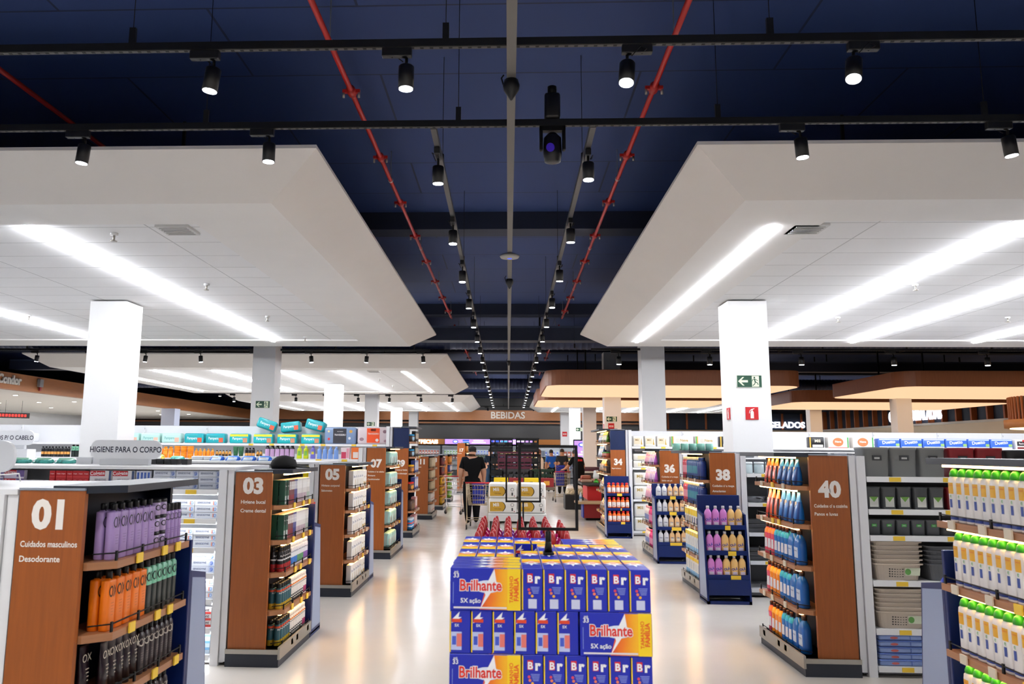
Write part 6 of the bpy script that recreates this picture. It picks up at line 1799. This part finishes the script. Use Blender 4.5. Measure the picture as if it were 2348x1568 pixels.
    if text:
        che, nek = Vector(P['che']) * k, Vector(P['nek']) * k
        tb = MB().text(text, .085, 0, 0, mat('#e02a24', .6), 0, bold=.04)
        to = tb.obj('lettering', o, tuple(che + Vector((0, -.135 * k, .03))))
    if vest:
        pass
    o.location = loc
    o.rotation_euler = (0, 0, rz)
    return tag(o, label, 'person')
person('person in black T-shirt and black cap walking away between the two nearer carts', (-.88, 19.9, 0), .08,
       dict(wrr=(.27, .05, .93), har=(.28, .08, .87), ell=(-.27, -.04, 1.15), wrl=(-.27, .06, .95), hal=(-.27, .09, .89), knr=(.1, .1, .5), anr=(.1, .1, .1), tor=(.1, .24, .035), anl=(-.1, -.12, .1), tol=(-.1, .03, .035),
            shl=(-.2, -.01, 1.42), shr=(.2, -.01, 1.42), elr=(.27, -.03, 1.15)), '#0d0d0f', '#101013', '#b98a70', '#15110f', 1.8, cap=True, girth=1.22)
person('person in white shirt with brown hair behind the crate stacks', (.92, 26.5, 0), 1.2, dict(ell=(-.24, .05, 1.14), wrl=(-.1, .22, 1.1), hal=(-.04, .26, 1.1)), '#e8e2dc', '#6f6a66', '#b07a5a', '#5a3420', 1.76)
person('person in blue T-shirt and dark trousers beyond the farther cart', (1.75, 35.2, 0), .2, {}, '#1f4f9e', '#15161a', '#a8785a', '#17120f', 1.74)
person('person in dark vest standing behind the farther cart, seen from behind', (2.1, 33.6, 0), -.15, {}, '#26272a', '#1a1a1c', '#a8785a', '#2a1a12', 1.78, sleeves=.4)
person('person in black T-shirt with red LIDER lettering leaning to the farther cart', (2.28, 27.83, 0), .55,
       dict(che=(0, .07, 1.3), nek=(0, .12, 1.44), jaw=(0, .17, 1.51), hed=(0, .2, 1.58), top=(0, .2, 1.655), shl=(-.175, .08, 1.38), shr=(.175, .08, 1.38), ell=(-.24, .25, 1.15), wrl=(-.27, .44, 1.05), hal=(-.28, .5, 1.04),
            elr=(.25, .06, 1.12), wrr=(.25, .2, .95), har=(.25, .24, .9), knr=(.1, .1, .5), anl=(-.1, -.16, .11), tol=(-.1, -.02, .035)), '#0c0c0e', '#0e0e11', '#a87050', '#14100e', 1.8, text='LÍDER')
person('person in dark clothes half hidden far behind the black crates', (-.7, 31, 0), .1, {}, '#16202c', '#23364a', '#b98a70', '#17120f', 1.78)

# ------------------------------------------------------------------ market table on the even side
o = empty('market_table', (2.15, 22.2, 0))
MB().box(-.32, .6, -.8, 1.2, .84, .9, mat('#3a3633', .45), bev=.006, seg=1).obj('table_top', o)
MB().box(-.12, .6, -.5, 1.0, .0, .84, mat('#5a3020', .5)).obj('body', o)
MB().box(-.15, -.125, -.4, .9, .46, .8, mat('#d81a20', .45)).obj('red_panel', o)
MB().box(-.15, .6, -.53, -.505, .1, .8, mat('#d81a20', .45)).obj('red_panel', o)
MB().box(-.5, .5, -1.25, -.55, .4, .45, mat('#c6a57c', .45, kind='woodh'), bev=.004, seg=1).obj('bench_board', o)
MB().box(-.3, .45, -1.15, -.6, .06, .4, mat('#8c1216', .45)).obj('bench_body', o)
MB().box(-.33, -.305, -1.15, -.6, .06, .4, mat('#1c2f9a', .45)).obj('bench_panel', o)
MB().box(-.25, .4, -1.1, -.6, 0, .06, BLACK).obj('bench_foot', o)
tag(o, 'market table with red panels and wooden bench beside the display numbered 34', 'table')
BUILD['tray_meat'] = carton('packed_tray', .24, .18, .07, '#a8442a', quads=[(-.4, .4, .2, .8, '#c87a5a')], bev=.02, seg=2, top='#b2523a')
BUILD['tray_eggs'] = carton('egg_carton', .28, .22, .07, '#b08a72', bev=.02, seg=2, top='#c29c84')
for k in range(12):
    r, c = divmod(k, 4)
    put('tray_meat' if (k + r) % 3 else 'tray_eggs', (1.98 + .29 * (r % 3), 21.65 + .27 * c, .901), .1 * (k % 2), 'packed reddish tray on the market table, %s row, %s from its front' % (od(r), od(c)) if (k + r) % 3 else 'pale carton on the market table, %s row, %s from its front' % (od(r), od(c)), 'tray', 'trays on the market table')
for k in range(5):
    put('tray_meat', (2.0 + .02 * k, 22.2 + .21 * k, .973), .2, 'reddish tray lying on the other trays, %s from the market table front' % od(k), 'tray', 'upper trays on the market table')
o = MB().loft([(0, .06, .06), (.05, .06, .06), (.055, .03, .03), (.1, .03, .03)], mat('#3fae2a', .4), n=16, p=6).obj('scale_stand', None, (2.2, 21.48, .9005))
MB().loft([(.1, .07, .07), (.16, .08, .08), (.3, .055, .055), (.31, .05, .05)], mat('#e6e8e6', .3), n=18).obj('bag_dispenser', o)
tag(o, 'white bag dispenser on a bright green foot on the market table', 'dispenser')
o = MB().loft([(0, .032, .032), (.02, .035, .035), (.15, .035, .035), (.19, .018, .018), (.21, .013, .013)], mat('#cfd6da', .1), n=16).obj('water_bottle', None, (1.78, 21.2, .4505))
MB().cyl(.015, .208, .228, mat('#dfe6ea', .3), 12).obj('cap', o)
MB().cyl(.0355, .07, .12, mat('#5a86b8', .4), 16).obj('paper_label', o)
tag(o, 'clear water bottle with blue label left on the wooden bench', 'bottle')
BUILD['garlic_bag'] = pouch('garlic_bag', .25, .2, .26, '#d9c9a8', top='#f0ece4', kind='mottle')
o = empty('produce_bin', (1.93, 25.2, 0))
MB().box(-.3, .3, -.4, .4, 0, .42, mat('#17181a', .5), bev=.01, seg=1).obj('tub', o)
tag(o, 'black bin of netted bags beyond the market table', 'bin')
for k in range(6):
    put('garlic_bag', (1.78 + .27 * (k % 2), 24.95 + .25 * (k // 2), .421), .3 * k, 'netted pale bag in the black bin, %s row, %s side' % (od(k // 2), ('aisle', 'inner')[k % 2]), 'bag', 'netted bags in the black bin')
o = empty('produce_counter', (2.95, 29.35, 0))
MB().box(-.5, .9, -.5, 1.3, .95, 1.0, mat('#cfc7bc', .4)).obj('counter_top', o)
MB().box(-.4, .9, -.4, 1.3, 0, .95, mat('#3a2a22', .5)).obj('body', o)
tag(o, 'light-topped counter beyond the market table with stacked purple crates', 'counter')
for k in range(4):
    put('crate_wide', (2.82 + .58 * (k % 2), 29.4 + .45 * (k // 2), 1.002), .1, 'purple crate on the light counter, %s of four' % od(k), 'crate', 'purple crates on the light counter')

# ------------------------------------------------------------------ far end of the store
def letters(name, text, x, y, z, size, m, label, rz=0.0, ext=.06, cat='sign', bold=.02, align='CENTER', sx=1.0):
    t = MB().text(text, size, 0, 0, m, 0, bold=bold, align=align, ext=ext, sx=sx)
    o = t.obj(name, None, (x, y, z), rz)
    return tag(o, label, cat)
letters('wall_lettering', 'BEBIDAS', -.12, 57.84, 3.86, .64, mat('#e6e0d8', .5), 'large grey lettering BEBIDAS on the wooden band of the far wall')
letters('wall_lettering', 'ESPECIAIS', -5.75, 57.94, 2.1, .36, mat('#fff6e8', .5, emit=1.6), 'lit white lettering ESPECIAIS on the lower wooden band', bold=.05, ext=.04)
letters('wall_lettering', 'CONGELADOS', 18.35, 58.0, 3.34, .56, mat('#eef2ff', .5, emit=1.3), 'lit white lettering CONGELADOS on the dark far facade', bold=.04)
letters('wall_lettering', 'CARNES EMBALADAS', 20.4, 43.0, 3.34, .72, mat('#eef2ff', .5, emit=1.3), 'lit white lettering CARNES EMBALADAS along the dark side facade', rz=-PI / 2, bold=.04, sx=.8)
letters('wall_lettering', 'Condor', -17.42, 28.1, 3.87, .42, mat('#e6e2dc', .5), 'pale lettering Condor on the wooden bulkhead', rz=PI / 2, bold=.04)
o = MB().box(0, .12, -.12, .12, 0, .3, mat('#8d8f92', .4), bev=.01, seg=1).obj('wall_speaker', None, (-17.49, 30.0, 3.88))
MB().box(.03, .09, -.05, .05, -.14, 0, mat('#8c1a18', .4)).obj('alarm', o)
tag(o, 'grey wall box with a red alarm on the wooden bulkhead', 'alarm')
o = MB().box(-.6, .6, -.04, .04, 0, .22, mat('#120808', .4)).obj('led_ticker', None, (-20.5, 33.5, 2.85), PI / 2 - .9)
tk = MB()
for k in range(9):
    tk.quad(-.52 + .115 * k, -.52 + .115 * k + .075, .06, .16, mat('#e8201a', .5, emit=3), -.0415)
tk.obj('red_digits', o)
MB().tube([(-.3, 0, .22), (-.3, 0, .73)], .006, BLACK, 5).tube([(.3, 0, .22), (.3, 0, .73)], .006, BLACK, 5).obj('cable', o)
tag(o, 'black ticker sign with red digits in the entrance hall', 'screen')
# purple screens
LILS = mat('#b48ae8', .5, emit=1.0)
def screen(o, w, h, M=None, y=-.001):
    m = MB().quad(-w / 2, w / 2, 0, h, LILS, y)
    k = min(h, w * .3)
    return m
o = empty('screen_band', (-1.45, 57.9, 2.06))
MB().box(-3.05, 3.05, 0, .08, 0, .36, DARK).obj('casing', o)
m = MB().quad(-3.03, 3.03, .01, .35, LILS, -.002)
for dx in (-2.2, ):
    m.disc(dx - .1, .18, .2, .13, mat('#4a58d8', .5, emit=1), -.004).disc(dx - .1, .18, .13, .07, mat('#e8e8ff', .5, emit=1), -.006)
m.quad(-1.8, -1.35, .2, .31, mat('#2f56d8', .5, emit=1), -.004).quad(-1.75, -1.35, .07, .17, mat('#3f9ae8', .5, emit=1), -.004)
for k, (a, b, z) in enumerate(((-1.05, -.35, .22), (-1.15, -.2, .09), (1.65, 2.5, .22), (1.6, 2.6, .09))):
    m.quad(a, b, z, z + .06, mat('#f0ecff', .5, emit=1.1), -.004)
m.quad(.1, .35, .03, .33, mat('#3048d0', .5, emit=1), -.004).quad(.4, .8, .06, .28, mat('#2f56d8', .5, emit=1), -.004).quad(.85, 1.3, .06, .26, mat('#3fa0f0', .5, emit=1), -.004)
m.obj('display_face', o)
tag(o, 'long purple advertising screen band over the far cold cases', 'screen')
o = empty('advert_totem', (3.62, 40.3, 0))
MB().box(-.55, .55, 0, .12, 0, 2.22, DARK, bev=.01, seg=1).obj('casing', o)
m = MB().quad(-.51, .51, 1.12, 2.16, LILS, -.002)
m.disc(-.15, 1.97, .17, .11, mat('#4a58d8', .5, emit=1), -.004, M=Matrix.Identity(4)).disc(-.15, 1.97, .11, .06, mat('#e8e8ff', .5, emit=1), -.006)
m.quad(.1, .42, 1.97, 2.06, mat('#2f56d8', .5, emit=1), -.004).quad(.15, .42, 1.86, 1.94, mat('#3f9ae8', .5, emit=1), -.004)
m.quad(-.2, .35, 1.6, 1.67, mat('#f0ecff', .5, emit=1.1), -.004).quad(-.32, .42, 1.48, 1.55, mat('#f0ecff', .5, emit=1.1), -.004)
m.quad(.1, .3, 1.14, 1.24, mat('#2f56d8', .5, emit=1), -.004)
m.obj('display_face', o)
tag(o, 'tall purple advertising screen behind the brushes of display 34', 'screen')

def b_case():
    o = empty('cold_case')
    C_ = mat('#c9cdd0', .4)
    MB().box(-.9, .9, .3, .36, 0, 1.95, C_).box(-.9, -.86, -.35, .3, 0, 1.95, mat('#8a8f94', .4)).box(.86, .9, -.35, .3, 0, 1.95, mat('#8a8f94', .4)).box(-.86, .86, -.35, .3, 1.9, 1.95, C_).obj('cabinet', o)
    MB().box(-.86, .86, -.37, -.33, 1.68, 1.9, mat('#9fa6ac', .35)).obj('header', o)
    MB().box(-.84, .84, -.3, -.26, 1.86, 1.89, mat('#f4f8ff', .5, emit=10)).obj('light_strip', o)
    for z in (.35, .72, 1.06, 1.38):
        MB().box(-.86, .86, -.22, .3, z - .02, z, mat('#e6e8ea', .4)).obj('shelf', o)
    MB().box(-.86, .86, -.35, .3, 0, .25, mat('#3a3d42', .4)).obj('base', o)
    return o
BUILD['case'] = b_case
BUILD['drink_a'] = bottle('drink_bottle', 'round', .11, .11, .26, '#5a6ab8', '#c6d2e6', 2, lab=(.2, .5, '#e4e8f0', 1.2), n=10)
BUILD['drink_b'] = carton('drink_carton', .14, .1, .24, '#c8b04a', quads=[(-.4, .4, .3, .7, '#f0ead0')])
BUILD['drink_c'] = carton('drink_carton', .14, .1, .25, '#a8503a', quads=[(-.4, .4, .2, .6, '#f0e0d6')])
BUILD['drink_d'] = bottle('drink_bottle', 'round', .12, .12, .26, '#7aa05a', '#d8e6c8', 2, lab=(.2, .5, '#f0f2e0', 1.2), n=10)
kinds = [('drink_a', 'blue drink bottle', 'bottle'), ('drink_b', 'yellow drink carton', 'carton'), ('drink_c', 'rust drink carton', 'carton'), ('drink_d', 'green drink bottle', 'bottle')]
ci = 0
for k in range(6):
    x = -7.5 + 1.9 * k
    put('case', (x, 57.2, 0), 0, 'lit cold case against the far wall, %s from the odd-numbered side' % od(k), 'cold case', 'cold cases along the far wall')
    for r, z in enumerate((1.06, 1.38)):
        kd = kinds[(k + r) % 4]
        for c in range(8):
            put(kd[0], (x - .7 + .2 * c, 57.12, z + .001), 0, '%s, %s on the %s shelf of the %s far cold case' % (kd[1], od(c), ('lower', 'upper')[r], od(k)), kd[2], 'drinks in the far cold cases')
for k in range(3):
    x, y = 1.55 + .95 * (k % 3), 46 - 1.2 * k
    o = put('case', (x + .1, y, 0), -.35, 'glowing cold case behind the shoppers, %s from the main aisle' % od(k), 'cold case', 'cold cases behind the shoppers')
    for r, z in enumerate((.72, 1.06, 1.38)):
        kd = kinds[(k * 2 + r) % 4]
        for c in range(7):
            v = Matrix.Rotation(-.35, 3, 'Z') @ Vector((-.66 + .21 * c, -.06, 0))
            put(kd[0], (x + .1 + v.x, y + v.y, z + .001), -.35, '%s, %s on shelf %s of the %s glowing cold case' % (kd[1], od(c), ('three', 'two', 'one')[r], od(k)), kd[2], 'goods in the glowing cold cases')
# wooden slatted drum at the bakery corner
o = empty('slatted_drum', (17.5, 26.0, 0))
m = MB()
for k in range(72):
    a = 2 * PI * k / 72
    m.box(-.03, .03, -.02, .02, 2.75, 3.45, mat('#9a5a30', .5, kind='wood'), M=Matrix.Rotation(a, 4, 'Z') @ Matrix.Translation((0, 2.0, 0)))
m.obj('slats', o)['kind'] = 'stuff'
MB().loft([(2.5, 2.15, 2.15), (2.75, 2.15, 2.15)], mat('#b07844', .5, kind='woodh'), n=48).obj('ring', o)
MB().loft([(2.75, 1.9, 1.9), (3.45, 1.9, 1.9)], mat('#3a2418', .6), n=48).obj('core', o)
MB().loft([(2.47, 2.0, 2.0), (2.5, 2.0, 2.0)], mat('#ffe2b4', .5, emit=2.0), n=48).obj('light_ring', o)
MB().cyl(.05, 3.45, 3.495, BLACK, 10).obj('hanger', o)
tag(o, 'hanging wooden slatted drum with a glowing ring at the edge of the store', 'ceiling feature')
